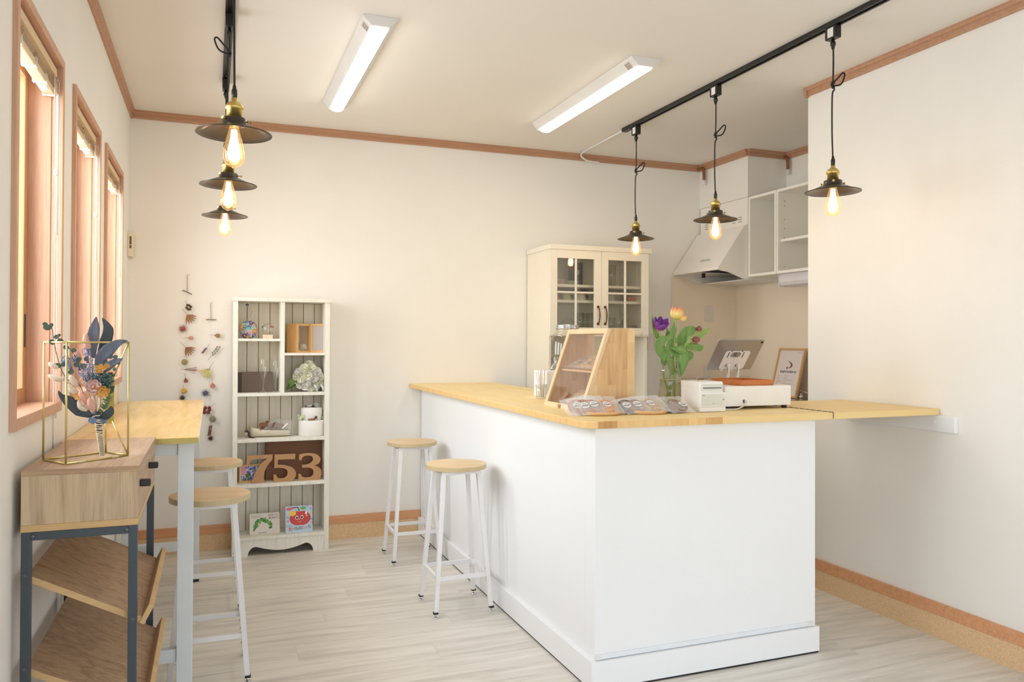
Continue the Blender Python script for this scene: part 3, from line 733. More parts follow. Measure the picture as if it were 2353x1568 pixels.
# ------------------------------------------------------------------ bookcase
BF, BX0, BX1 = 4.825, .115, .672
bc = thing('bookcase', 'antique white bookcase with grooved back boards at the back wall', 'bookcase', (.39, 4.93, 0))
bx('side_panel', (BX0, BF, .0), (BX0+.026, YB-.014, 1.490), mAntique, bc, .0015)
bx('side_panel', (BX1-.034, BF, 0), (BX1-.006, YB-.014, 1.490), mAntique, bc, .0015)
bx('top_board', (BX0-.003, BF-.006, 1.490), (BX1, YB-.013, 1.512), mAntique, bc, .002)
bx('back_panel', (BX0+.026, YB-.018, .09), (BX1-.034, YB-.014, 1.49), mGroove, bc, 0)
bw = .0665; x = BX0+.0265-.01
while x < BX1-.034:
    a, b = max(x+.0018, BX0+.0262), min(x+bw-.0018, BX1-.0342)
    if b-a > .004: bx('back_board', (a, YB-.024, .09), (b, YB-.0182, 1.489), mAntiq2, bc, .0012)
    x += bw
IX0, IX1 = BX0+.0262, BX1-.0342; DX0, DX1 = .379, .403
bx('divider', (DX0, BF+.002, .9512), (DX1, YB-.0245, 1.4898), mAntique, bc, .001)
SH = {'a': 1.2715, 'b': 1.187, 'c': .951, 'd': .683, 'e': .4195, 'f': .110}
for nm, a, b, z, t in (('a', IX0, DX0-.0002, SH['a'], .0155), ('b', DX1+.0002, IX1, SH['b'], .015), ('c', IX0, IX1, SH['c'], .018), ('d', IX0, IX1, SH['d'], .020), ('e', IX0, IX1, SH['e'], .021), ('f', IX0, IX1, SH['f'], .018)):
    bx('shelf', (a, BF+.001, z-t), (b, YB-.0245, z), mAntique, bc, .0012)
ap = [(IX0, .0915), (IX0, 0), (IX0+.062, 0)]
for i in range(0, 7): t = i/6; ap.append((IX0+.062+.045*(1-cos(t*PI/2)), .052*sin(t*PI/2)))
for i in range(1, 12):
    t = i/12; ap.append((IX0+.107+(.50-.214)*t, .052-.030*sin(PI*t)))
for i in range(0, 7): t = 1-i/6; ap.append((IX1-.062-.045*(1-cos(t*PI/2)), .052*sin(t*PI/2)))
ap += [(IX1, 0), (IX1, .0915)]
build('apron', MB().prism(ap, (0, BF+.006, 0), (1, 0, 0), (0, 0, 1), (0, .016, 0)), mAntique, bc)

# ------------------------------------------------------------------ hutch
HX0, HX1, HY = 2.0389, 2.771, 4.6454
hu = thing('glazed_hutch', 'tall cream cupboard with two glazed doors at the back wall', 'cabinet', (2.4, 4.85, 0))
bx('side_panel', (HX0, HY+.02, 0), (HX0+.018, YB-.012, 1.861), mHutch, hu, .0015)
bx('side_panel', (HX1-.018, HY+.02, 0), (HX1, YB-.012, 1.861), mHutch, hu, .0015)
bx('cornice', (HX0-.004, HY-.006, 1.8612), (HX1+.018, YB-.011, 1.893), mHutch, hu, .002)
bx('back_panel', (HX0+.018, YB-.018, .06), (HX1-.018, YB-.012, 1.861), mHutchI, hu, 0)
for z0, z1, nm in ((1.845, 1.861, 'top_board'), (1.306, 1.330, 'bottom_board'), (.86, .88, 'niche_shelf'), (.06, .08, 'bottom_board')):
    bx(nm, (HX0+.0182, HY+.022, z0), (HX1-.0182, YB-.0182, z1), mHutchI if nm != 'niche_shelf' else mHutch, hu, .001)
bx('valance', (HX0-.001, HY+.0005, 1.298), (HX1+.001, HY+.021, 1.3058), mHutch, hu, .001)
SZ1, SZ2 = 1.640, 1.537
for z in (SZ1, SZ2): bx('shelf', (HX0+.0185, HY+.06, z-.018), (HX1-.0185, YB-.0185, z), mHutch, hu, .001)
for z in (1.35, 1.42, 1.49, 1.58, 1.72, 1.79):
    pass
mb = MB()
for z in (1.40, 1.46, 1.60, 1.71, 1.78):
    for yy_ in (4.72, 4.98): mb.cyl((HX1-.0182, yy_, z), (HX1-.0195, yy_, z), .003, 8)
build('peg_hole', mb, mDark, hu)['kind'] = 'stuff'
def door(a, b, hx):
    z0, z1 = 1.3065, 1.8605; y0, y1 = HY, HY+.019; s = .050
    d = build('door', MB().box((a, y0, z0), (a+s, y1, z1)).box((b-s, y0, z0), (b, y1, z1)).box((a+s, y0, z1-.055), (b-s, y1, z1)).box((a+s, y0, z0), (b-s, y1, z0+.047)), mHutch, hu, .001)
    ax, bx_ = a+s, b-s; az, bz = z0+.047, z1-.055
    build('glazing_bar', MB().box(((ax+bx_)/2-.007, y0+.002, az), ((ax+bx_)/2+.007, y1-.009, bz)), mHutch, d, .001)
    build('glazing_bar', MB().box((ax, y0+.003, 1.578), ((ax+bx_)/2-.007, y1-.009, 1.590)).box(((ax+bx_)/2+.007, y0+.003, 1.578), (bx_, y1-.009, 1.590)), mHutch, d, .001)
    build('pane', MB().box((ax, y1-.008, az), (bx_, y1-.005, bz)), mGlass, d)
    hz = 1.435; pts = spline([(hx, y0-.004, hz-.055), (hx, y0-.020, hz-.040), (hx+.002, y0-.024, hz), (hx, y0-.020, hz+.040), (hx, y0-.004, hz+.055)], 6)
    build('handle', MB().tube(pts, interp([.005, .004, .006, .004, .005], len(pts)), 8).box((hx-.008, y0-.006, hz+.048), (hx+.008, y0, hz+.064)).box((hx-.008, y0-.006, hz-.064), (hx+.008, y0, hz-.048)), mBronze, d, .001)
HM = 2.411
door(HX0+.001, HM-.001, HM-.026); door(HM+.001, HX1-.001, HM+.026)
for a, b in ((HX0+.001, HM-.001), (HM+.001, HX1-.001)): bx('lower_door', (a, HY, .08), (b, HY+.019, .858), mHutch, hu, .002)

# ------------------------------------------------------------------ kitchen
hd = thing('range_hood', 'white enamel cooker hood with a sloping front, under the duct box', 'cooker hood', (3.6, 4.77, 1.69))
y0, y1 = YK+.002, YB-.008
bx('duct_cover', (XK+.001, y0, 2.076), (XK2-.002, y1, 2.268), mHood, hd, .001)
mb = MB()
for yc, n in ((4.60, 2), (4.93, 2)):
    for s2 in (-.035, .035):
        for k in range(3): mb.box((XK-.0008, yc+s2-.018, 2.105+k*.016), (XK+.0005, yc+s2+.018, 2.1085+k*.016))
build('vent_slots', mb, plain('slot_brown', (110, 92, 68), .7), hd)['kind'] = 'stuff'
Q = [(XK, 2.075), (3.432, 2.072), (3.216, 1.775), (3.214, 1.758), (3.24, 1.750), (3.30, 1.742), (3.42, 1.700), (XK2-.002, 1.694), (XK2-.002, 2.075)]
for a, b in ((y0, y0+.010), (y1-.010, y1)):
    build('side_plate', MB().prism(Q, (0, a, 0), (1, 0, 0), (0, 0, 1), (0, b-a, 0)), mHood, hd, .001)
Q2 = [(XK, 2.075), (3.432, 2.072), (3.216, 1.775), (3.214, 1.758), (3.228, 1.756), (3.230, 1.772), (3.440, 2.060), (XK, 2.063)]
build('front_plate', MB().prism(Q2, (0, y0+.010, 0), (1, 0, 0), (0, 0, 1), (0, y1-y0-.020, 0)), mHood, hd)
bx('filter', (3.27, y0+.012, 1.772), (XK2-.01, y1-.26, 1.780), mDark, hd, .001)
bx('inner_plate', (3.245, y1-.255, 1.757), (XK2-.01, y1-.012, 1.766), mHood, hd, .001)
bx('bottom_rail', (XK+.002, y0+.010, 1.694), (XK2-.01, y1-.012, 1.702), mHood, hd, .001)
bx('latch', (3.30, 4.782, 1.725), (3.32, 4.80, 1.7565), mBlack, hd, .001)
bx('rating_label', (3.30, 4.82, 1.7545), (3.38, 4.90, 1.7568), mPanelG, hd, 0)
o_ = Vector((3.262, 4.70, 1.8385)); sl = (Vector((3.432, 0, 2.072))-Vector((3.216, 0, 1.775))).normalized(); nn = Vector((-sl.z, 0, sl.x))
cp = build('control_strip', MB().prism(rrect(-.06, -.011, .06, .011, .010), o_+nn*.001, (0, -1, 0), sl, nn*.003), mPanelG, hd)
mb = MB()
for k in range(4): mb.prism(ngon(10, .0045), o_+nn*.0045, (0, -1, 0), sl, nn*.001); o_ = o_+Vector((0, (-.024 if k else .0), 0)) if k else o_
mb = MB()
for k in range(4): mb.prism([(x+(k-1.5)*.026, y) for x, y in ngon(10, .0048 if k == 0 else .0035)], Vector((3.262, 4.70, 1.8385))+nn*.0045, (0, 1, 0), sl, nn*.001)
build('button', mb, mGreyM, cp)['kind'] = 'stuff'

def wall_cabinet(y0, y1, label, shelf):
    r = thing('wall_cabinet', label, 'cabinet', (3.62, (y0+y1)/2, 1.71), 'open white cabinets over the worktop')
    z0, z1 = 1.712, 2.265; xf, xb = XK+.002, XK2-.003; t = .018
    bx('side_panel', (xf, y0+.001, z0), (xb, y0+t, z1), mCabW, r, .001); bx('side_panel', (xf, y1-t, z0), (xb, y1-.001, z1), mCabW, r, .001)
    bx('top_board', (xf, y0+t, z1-t), (xb, y1-t, z1), mCabW, r, .001); bx('bottom_board', (xf, y0+t, z0), (xb, y1-t, z0+t), mCabW, r, .001)
    bx('back_board', (xb-.006, y0+t, z0+t), (xb, y1-t, z1-t), mCabI, r, 0)
    if shelf: bx('shelf', (xf+.02, y0+t+.001, 1.920), (xb-.007, y1-t-.001, 1.938), mCabW, r, .001)
    if not shelf: return r
    mb = MB()
    for z in (2.19, 2.16, 2.07, 2.01, 1.95, 1.76, 1.73):
        mb.cyl((xf+.05, y1-t, z), (xf+.05, y1-t-.0012, z), .003, 8); 
        if .3 < (z*7) % 1: mb.cyl((xf+.26, y1-t, z), (xf+.26, y1-t-.0012, z), .003, 8)
    build('peg_hole', mb, plain('hole_brown%d' % shelf, (120, 96, 60), .7), r)['kind'] = 'stuff'
    return r
wc = wall_cabinet(4.19, YK-.002, 'narrow open white wall cabinet next to the cooker hood', 0)
bx('notice', (XK2-.0102, 4.25, 2.16), (XK2-.0092, 4.33, 2.19), mPanelG, wc, 0)
wall_cabinet(3.30, 4.188, 'wide open white wall cabinet with a shelf, cut off by the right wall', 1)
ul = thing('under_cabinet_light', 'white strip lamp under the wide wall cabinet', 'lamp', (3.5, 3.8, 1.65))
prof = [(3.50, 1.7115), (3.50, 1.66), (3.512, 1.638), (3.54, 1.628), (3.60, 1.628), (3.62, 1.64), (3.62, 1.7115)]
build('housing', MB().prism(prof, (0, 3.45, 0), (1, 0, 0), (0, 0, 1), (0, .76, 0)), plain('lamp_cover', (236, 232, 234), .35), ul, .001)
bx('end_cap', (3.498, 4.2105, 1.63), (3.622, 4.2165, 1.7115), mFix, ul, .001)
kc = thing('kitchen_counter', 'kitchen base unit with a steel worktop along the far right wall', 'counter', (3.5, 4.2, 0))
bx('cabinet_body', (3.24, YP+.002, 0), (XK2-.02, YB-.03, .858), mCabW, kc, .002)
bx('steel_worktop', (3.21, YP+.002, .8585), (XK2-.02, YB-.03, .885), mSteel, kc, .003)
fa = thing('faucet', 'chrome kitchen tap behind the flap, cut off by the right wall', 'faucet', (3.72, 4.16, .885))
build('body', MB().cyl((3.70, 4.235, .885), (3.70, 4.235, .905), .016, 14).tube(spline([(3.70, 4.235, .90), (3.70, 4.232, .925), (3.69, 4.215, .937), (3.67, 4.16, .934), (3.63, 4.07, .930)], 6), .010, 10), mChrome, fa)
def plate(name, label, c, w, h, rk, inward):
    """wall switch plate facing inward"""
    c = Vector(c); n = Vector(inward); t = Vector((0, 0, 1)).cross(n)
    r = thing(name, label, 'switch' if 'switch' in name else 'socket', c)
    build('cover_plate', MB().prism(rrect(-w/2, -h/2, w/2, h/2, .006), c+n*.001, t, (0, 0, 1), n*.007), mSwitch, r, .001)
    for k, (x0, z0, x1, z1, m) in enumerate(rk):
        build('rocker' if m else 'slot', MB().prism([(x0, z0), (x1, z0), (x1, z1), (x0, z1)], c+n*.0082, t, (0, 0, 1), n*(.003 if m else .0006)), mSwitch if m else mDark, r, .0005 if m else 0)
    return r
lamp = (-.0015, -.002, .0015, .001, 0)
p_ = plate('light_switch', 'upper cream wall switch on the back wall under the cooker hood', (3.531, YB-.0065, 1.48), .070, .120, ((-.016, -.045, .016, .045, 1),), (0, -1, 0))
bx('pilot_lamp', (3.527, YB-.0188, 1.477), (3.531, YB-.0178, 1.479), mDark, p_, 0)
p_ = plate('light_switch', 'lower wide wall switch right of the glazed hutch, behind the tulips', (3.052, YB, 1.262), .105, .122, ((-.033, -.046, -.001, .046, 1), (.001, -.046, .033, .046, 1)), (0, -1, 0))
bx('pilot_lamp', (3.045, YB-.0125, 1.258), (3.049, YB-.0113, 1.260), mDark, p_, 0)
plate('wall_socket', 'power socket low on the back wall behind the tablet', (3.524, YB-.0065, 1.02), .070, .120, ((-.009, .022, -.007, .032, 0), (.007, .022, .009, .032, 0), (-.009, -.030, -.007, -.020, 0), (.007, -.030, .009, -.020, 0)), (0, -1, 0))
th_ = thing('thermostat', 'small cream wall control box in the corner beside the far window', 'wall control', (-.45, 5.0, 1.80))
bx('case', (XL+.0005, 4.935, 1.738), (XL+.026, 5.045, 1.873), plain('ivory_case', (236, 224, 196), .5), th_, .003)
mb = MB(); mb.box((XL+.010, 4.9342, 1.782), (XL+.021, 4.9352, 1.800)).box((XL+.010, 4.9342, 1.804), (XL+.021, 4.9352, 1.850))
build('slot', mb, plain('slot_olive', (110, 96, 66), .6), th_)

# ================================================================== things in the bookcase
def PX(u, v, Y): return at(u, v, 'y', Y)
def colmat(name, c, rough=.6, sub=0, var=.08): return plain(name, c, rough, noise_s=60, var=var, sub=sub)
def flower_mesh(name, mats, r, n=5, cup=.35, layers=1, core=.25):
    """small flower facing +z, centred at the origin"""
    mb = MB()
    for L in range(layers):
        rr = r*(1-.3*L); z = .12*r*L
        for k in range(n):
            a = 2*PI*(k+.5*L)/n; d = Vector((cos(a), sin(a), 0))
            pts = [d*(rr*.12)+Vector((0, 0, z)), d*(rr*.5)+Vector((0, 0, z+cup*rr*.2)), d*(rr*.85)+Vector((0, 0, z+cup*rr*.5)), d*rr+Vector((0, 0, z+cup*rr*.75))]
            mb.leaf(pts, [rr*.12, rr*.36, rr*.36, rr*.14], (0, 0, 1), .3, 0, 2)
    mb.ball((0, 0, r*.12+.1*r*layers), r*core, 6, 1)
    me = bpy.data.meshes.new(name); me.from_pydata([tuple(v) for v in mb.v], [], mb.f)
    for m in mats: me.materials.append(m)
    me.polygons.foreach_set('material_index', mb.m); me.polygons.foreach_set('use_smooth', mb.sm); me.update(); return me
def put(me, name, parent, p, n=(0, 0, 1), spin=0., s=1.):
    """place shared mesh me at scene point p, its +z along n"""
    o = bpy.data.objects.new(name, me); col.objects.link(o); o.parent = parent
    q = Vector(n).normalized().to_track_quat('Z', 'Y'); R = q.to_matrix().to_4x4() @ Matrix.Rotation(spin, 4, 'Z') @ Matrix.Scale(s, 4)
    R.translation = Vector(p)-wloc(parent); o.matrix_basis = R; return o
cPink = colmat('petal_pink', (240, 178, 192)); cPurple = colmat('petal_purple', (140, 98, 176)); cAqua = colmat('petal_aqua', (168, 216, 222))
cOrange = colmat('petal_orange', (246, 182, 76)); cMint = colmat('petal_mint', (196, 232, 222)); cTeal = colmat('petal_teal', (110, 176, 190)); cPearl = plain('pearl', (244, 240, 236), .25, coat=.5)
cCream = colmat('petal_cream', (250, 248, 226), .55, .15, .03); cLeafD = colmat('leaf_dark', (72, 100, 48)); cLeafM = colmat('leaf_green', (118, 152, 70)); cWhiteP = colmat('petal_white', (250, 248, 242), .5, .1, .02)
cBrownL = colmat('dried_brown', (150, 104, 70)); cBrownD = colmat('dark_brown', (84, 60, 44)); cKraft = colmat('kraft', (196, 152, 104), .8, 0, .03)

# round flower bag with pearl handle
c = PX(571, 757, 4.90); c.z = SH['a']+.052
fb = thing('flower_bag', 'round handbag covered in pastel fabric flowers with a pearl handle, top left in the bookcase', 'bag', (c.x, c.y, SH['a']))
build('body', MB().ball(c, .046, 20, 0, (1.0, .62, 1.06)), colmat('bag_base', (176, 206, 210)), fb)
fms = [flower_mesh('flower', [m, cPearl if i % 2 else cOrange], .0125, 5+i % 2, .35, 1+i % 2) for i, m in enumerate((cPink, cPurple, cAqua, cOrange, cMint, cTeal))]
k = 0
for i in range(92):
    z = 1-2*(i+.5)/92; rr = math.sqrt(1-z*z); th = i*2.39996; d = Vector((rr*cos(th), rr*sin(th), z))
    if d.y > .35: continue
    p = c+Vector((d.x*.047, d.y*.030, d.z*.049)); put(random.choice(fms), 'flower', fb, p, (d.x, d.y*1.5, d.z), random.uniform(0, 6), random.uniform(.8, 1.25))
mb = MB(); top = c+Vector((0, 0, .05))
pts = spline([top+Vector((-.008, 0, 0)), top+Vector((-.020, 0, .026)), top+Vector((-.034, .0, .055)), top+Vector((-.026, 0, .084)), top+Vector((-.008, 0, .095)), top+Vector((.012, 0, .090)), top+Vector((.026, 0, .066)), top+Vector((.022, 0, .036)), top+Vector((.006, 0, .006))], 5)
for p in pts: mb.ball(p, .0026, 6)
o = build('pearl_handle', mb, cPearl, fb); o['kind'] = 'stuff'
mb = MB()
for dx in (-.005, .005): mb.ball(top+Vector((dx-.008, -.002, .097)), .0048, 10)
build('clasp', mb, colmat('navy_bead', (54, 54, 104), .3), fb)

# crystal ball
c = PX(615, 755, 4.90); zb = SH['a']
cb_ = thing('crystal_ball', 'small clear glass ball with a red bird on a pale pink block', 'ornament', (c.x, c.y, zb))
bx('base', (c.x-.028, c.y-.022, zb), (c.x+.028, c.y+.022, zb+.023), colmat('pink_block', (246, 208, 182)), cb_, .001)
build('ball', MB().ball((c.x, c.y, zb+.023+.034), .035, 24), mGlass, cb_)
build('red_bird', MB().ball((c.x+.020, c.y-.012, zb+.072), .008, 10, 0, (1.2, .6, .7)), colmat('bird_red', (206, 62, 48), .4), cb_)
build('leaf_bead', MB().ball((c.x+.031, c.y-.010, zb+.069), .005, 8, 0, (1.1, .6, .6)), cLeafD, cb_)
build('blue_bird', MB().ball((c.x-.030, c.y-.010, zb+.070), .005, 8, 0, (.8, .6, 1)), colmat('bird_blue', (60, 70, 130), .4), cb_)

# hinged wooden frame box
zb = SH['b']; hg = PX(712, 800, 4.945)
wf = thing('wooden_display_frame', 'open light-wood display box with glass front, dried flowers and hinged glass door', 'frame', (hg.x, hg.y, zb))
mFrW = wood('maple_frame', [(222, 170, 106), (236, 190, 128)], 'z', 3, .45, stretch=12, fine=.08)
hh = .176; a1 = math.radians(38)
d1 = Vector((-cos(a1), -sin(a1), 0))*1.0      # from hinge to the box's left
n1 = Vector((sin(a1), -cos(a1), 0))           # box front normal
W1, D1 = .112, .080
def obox(name, o, u, n, x0, x1, y0, y1, z0, z1, mat, par, bev=.0008):
    mb = MB(); up = Vector((0, 0, 1)); vs = [o+u*x+n*y+up*z for z in (z0, z1) for x, y in ((x0, y0), (x1, y0), (x1, y1), (x0, y1))]
    mb.add(vs, [(3,2,1,0),(4,5,6,7),(0,1,5,4),(1,2,6,5),(2,3,7,6),(3,0,4,7)]); return build(name, mb, mat, par, bev)
o1 = Vector((hg.x-.001, hg.y, zb)); fw = .013
obox('side_board', o1, d1, n1, W1-.008, W1, -D1, -.0002, 0, hh, mFrW, wf); obox('side_board', o1, d1, n1, 0, .008, -D1, -.0002, 0, hh, mFrW, wf)
obox('top_board', o1, d1, n1, .008, W1-.008, -D1, -.0002, hh-.008, hh, mFrW, wf); obox('bottom_board', o1, d1, n1, .008, W1-.008, -D1, -.0002, 0, .008, mFrW, wf)
obox('back_board', o1, d1, n1, .008, W1-.008, -D1, -D1+.003, .008, hh-.008, colmat('frame_back', (214, 206, 186)), wf)
def rim(o, u, n, w, par, y0=0, y1=.008):
    mb = MB()
    for x0, x1, z0, z1 in ((0, fw, 0, hh), (w-fw, w, 0, hh), (fw, w-fw, 0, fw), (fw, w-fw, hh-fw, hh)):
        vs = [o+u*x+n*y+Vector((0, 0, z)) for z in (z0, z1) for x, y in ((x0, y0), (x1, y0), (x1, y1), (x0, y1))]
        mb.add(vs, [(3,2,1,0),(4,5,6,7),(0,1,5,4),(1,2,6,5),(2,3,7,6),(3,0,4,7)])
    return build('door_frame', mb, mFrW, par, .0008)
r1 = rim(o1, d1, n1, W1, wf)
obox('pane', o1, d1, n1, fw, W1-fw, .002, .004, fw, hh-fw, mGlass, r1, 0)
a2 = math.radians(-16); d2 = Vector((cos(a2), sin(a2), 0)); n2 = Vector((sin(a2), -cos(a2), 0))
r2 = rim(o1+Vector((.004, -.004, 0)), d2, n2, .092, wf)
obox('pane', o1+Vector((.004, -.004, 0)), d2, n2, fw, .092-fw, .002, .005, fw, hh-fw, plain('frosted_pane', (186, 178, 172), .3), r2, 0)
ins = o1+d1*.045-n1*.024
for dx, z, m, s in ((-.022, .026, cCream, 1.7), (.004, .028, cOrange, 1.3), (.022, .034, cPurple, 1.1), (-.008, .018, cWhiteP, 1.2), (.012, .018, cMint, 1.), (.026, .08, cOrange, .7), (.028, .062, cMint, .7)):
    put(flower_mesh('dried_bloom', [m, m], .012, 6, .4, 2), 'dried_bloom', wf, ins+d1*dx+Vector((0, 0, z+.008)), n1+Vector((0, 0, .5)), random.uniform(0, 6), s)
mb = MB()
for dx, dz in ((.028, .12), (.024, .10), (.030, .09), (.016, .075)): mb.tube([ins+d1*.01+Vector((0, 0, .02)), ins+d1*dx*.8+Vector((0, 0, dz*.6)), ins+d1*dx+Vector((0, 0, dz))], .0008, 5)
build('stem', mb, cLeafM, wf)

# brown box behind the flutes
zb = SH['c']
a = PX(555, 880, 4.93); b = PX(627, 880, 4.93)
bb = thing('brown_box', 'dull brown-grey lidded box behind the two champagne flutes', 'box', ((a.x+b.x)/2, 4.97, zb))
bx('body', (a.x, 4.931, zb), (b.x, 5.020, zb+.118), plain('box_brown', (116, 98, 88), .6, noise_s=20), bb, .001)
bx('dark_end', (IX0+.002, 4.935, zb), (a.x-.0003, 5.018, zb+.117), plain('box_dark', (72, 62, 56), .6), bb, .001)
def flute(u, Y, h, lab):
    c = PX(u, 880, Y); r = thing('champagne_flute', lab, 'glass', (c.x, Y, SH['c']), 'champagne flutes')
    p = [(.0, .002), (.029, .002), (.030, .0035), (.010, .008), (.0042, .016), (.0038, .045), (.005, h*.36), (.012, h*.42), (.020, h*.55), (.0245, h*.72), (.024, h*.88), (.0225, h)]
    q = [(x-.0012, z+.001) for x, z in p[:6:-1]]
    build('glass_body', MB().lathe([(0, 0), (.029, 0)]+p[1:], 28, (c.x, Y, SH['c'])), mGlass, r); return r
flute(605, 4.875, .198, 'tall champagne flute in front of the brown box, the left one')
flute(633, 4.90, .188, 'champagne flute beside the bookcase divider, the right one')

# white rose bouquet
cW = [(0, 0), ]
c = PX(708, 868, 4.91); zb = SH['c']
rb = thing('rose_bouquet', 'round bouquet of creamy white artificial roses with green leaves lying in the bookcase', 'bouquet', (c.x, c.y, zb))
def rose_mesh(r, mats):
    mb = MB()
    for L, (rr, z, n, up) in enumerate(((1., 0, 5, .55), (.72, .18, 5, .95), (.48, .30, 4, 1.25), (.26, .40, 3, 1.5))):
        for k in range(n):
            a = 2*PI*(k+.5*L)/n+.2*L; d = Vector((cos(a), sin(a), 0)); R = r*rr
            pts = [d*R*.15+Vector((0, 0, z*r)), d*R*.6+Vector((0, 0, z*r+.15*R*up)), d*R*.92+Vector((0, 0, z*r+.5*R*up)), d*R*(1.04 if L < 2 else .8)+Vector((0, 0, z*r+.78*R*up))]
            mb.leaf(pts, [R*.2, R*.62, R*.66, R*.34], (0, 0, 1), .35, 0, 4)
    mb.ball((0, 0, .45*r), .2*r, 6)
    me = bpy.data.meshes.new('rose'); me.from_pydata([tuple(v) for v in mb.v], [], mb.f); me.materials.append(mats)
    me.polygons.foreach_set('use_smooth', mb.sm); me.update(); return me
rm = rose_mesh(.030, cCream); rm2 = rose_mesh(.030, cWhiteP)
for i, (dx, dz) in enumerate(((-.055, .028), (-.022, .048), (.012, .050), (.045, .030), (-.044, -.006), (-.006, .010), (.030, -.004), (.062, .004), (-.048, -.044), (-.012, -.030), (.028, -.040), (.058, -.034), (-.020, -.052), (.010, -.058), (-.03, .026), (.020, .024), (-.066, .004), (.004, .072), (.040, -.060))):
    dd = Vector((dx, 0, dz)); depth = math.sqrt(max(0, .085**2-dx*dx-dz*dz))
    p = c+Vector((dx, -depth*.62+.012, dz+.004)); p.z = max(p.z, zb+.024)
    put(rm if i % 3 else rm2, 'rose', rb, p, Vector((dx*1.1, -depth-.03, dz*1.1)), i*1.3, random.uniform(.86, 1.08))
build('flower_core', MB().ball(c+Vector((0, .015, .006)), .062, 14, 0, (1.1, .6, .95)), cLeafD, rb)
for (x0, z0, x1, z1, w, m) in ((-.05, .0, -.125, -.062, .020, cLeafM), (-.045, -.03, -.130, -.070, .018, cLeafD), (-.05, .02, -.085, .040, .012, cLeafD), (.06, -.01, .086, -.060, .016, cLeafM), (.065, .0, .090, -.02, .012, cLeafD)):
    p0 = c+Vector((x0, .0, z0)); p1 = c+Vector((x1, -.012, z1)); p1.z = max(p1.z, zb+.006); pm_ = (p0+p1)/2+Vector((0, -.012, .012))
    build('leaf', MB().leaf(spline([p0, pm_, p1], 4), interp([.004, w, w*.9, .001], 9), (0, -1, .4), .3), m, rb, 0, .0006)
for x0, x1 in ((.030, .048), (.070, .084)):
    p0 = c+Vector((x0, -.070, -.040)); build('ribbon', MB().leaf([p0, p0+Vector(((x1-x0)*.5, -.006, -.018)), Vector((c.x+x1, c.y-.068, zb+.002))], [.006, .006, .006], (0, -1, .2), 0), plain('ribbon_grey', (206, 212, 204), .4), rb, 0, .0004)
mb = MB()
for k in range(26):
    a = random.uniform(2.6, 4.4) if k % 2 else random.uniform(-.7, .3); rr = random.uniform(.078, .09)
    mb.ball(c+Vector((rr*cos(a)*1.0, -.03, max(rr*sin(a)*.9, -.055))), .0032, 5)
o = build('filler_buds', mb, cWhiteP, rb); o['kind'] = 'stuff'

# cake made of white towels
zb = SH['d']; c = PX(716, 990, 4.915)
ck = thing('two_tier_cake', 'white two-tier decorative cake with flowers on top and around the middle', 'cake', (c.x, c.y, zb))
mCake = plain('cake_white', (246, 242, 236), .8, bmp=.4, bscale=90)
def tier(r, z0, z1, nm): build(nm, MB().lathe([(0, z0), (r-.004, z0), (r, z0+.006), (r*1.005, (z0+z1)/2), (r, z1-.008), (r-.006, z1-.0015), (0, z1)], 40, (c.x, c.y, zb)), mCake, ck)
tier(.078, 0, .097, 'bottom_tier'); tier(.063, .0975, .172, 'top_tier')
fmg = flower_mesh('hydrangea', [colmat('pale_green', (222, 232, 176)), cMint], .009, 4, .3, 1)
for (ang, n_) in ((3.6, 12), (-.35, 14)):
    for k in range(n_):
        a = ang+random.uniform(-.28, .28); rr = random.uniform(.066, .084); put(fmg, 'hydrangea_floret', ck, (c.x+rr*cos(a), c.y+rr*sin(a), zb+.101+random.uniform(0, .026)), (cos(a), sin(a)-.3, .5), random.uniform(0, 6), random.uniform(.8, 1.2))
build('cinnamon_stick', MB().cyl((c.x-.030, c.y-.071, zb+.1025), (c.x+.012, c.y-.071, zb+.1045), .005, 8), cBrownL, ck)
build('star_anise', MB().leaf([(c.x+.008, c.y-.070, zb+.104), (c.x+.018, c.y-.072, zb+.118), (c.x+.024, c.y-.07, zb+.122)], [.004, .006, .002], (0, -1, 0), .2).leaf([(c.x+.014, c.y-.07, zb+.112), (c.x+.022, c.y-.072, zb+.110), (c.x+.026, c.y-.07, zb+.104)], [.003, .004, .001], (0, -1, 0), .2), cBrownD, ck)
top = Vector((c.x, c.y, zb+.172))
put(rose_mesh(.018, cWhiteP), 'white_rose', ck, top+Vector((.024, -.012, .006)), (.3, -.5, 1), 0)
for i, (dx, m) in enumerate(((-.036, cBrownL), (-.026, cMint), (-.016, cOrange), (-.006, cWhiteP), (.004, cLeafD), (.010, cTeal), (-.020, cWhiteP))):
    put(flower_mesh('top_bloom', [m, cBrownD], .008, 5, .4, 1), 'top_bloom', ck, top+Vector((dx, -.016+.004*(i % 3), .006+.004*(i % 2))), (dx*8, -.8, .8), i)
build('blue_berry', MB().ball(top+Vector((.002, -.026, .006)), .006, 8).ball(top+Vector((.010, -.024, .006)), .005, 8), colmat('berry_navy', (52, 58, 78), .4), ck)

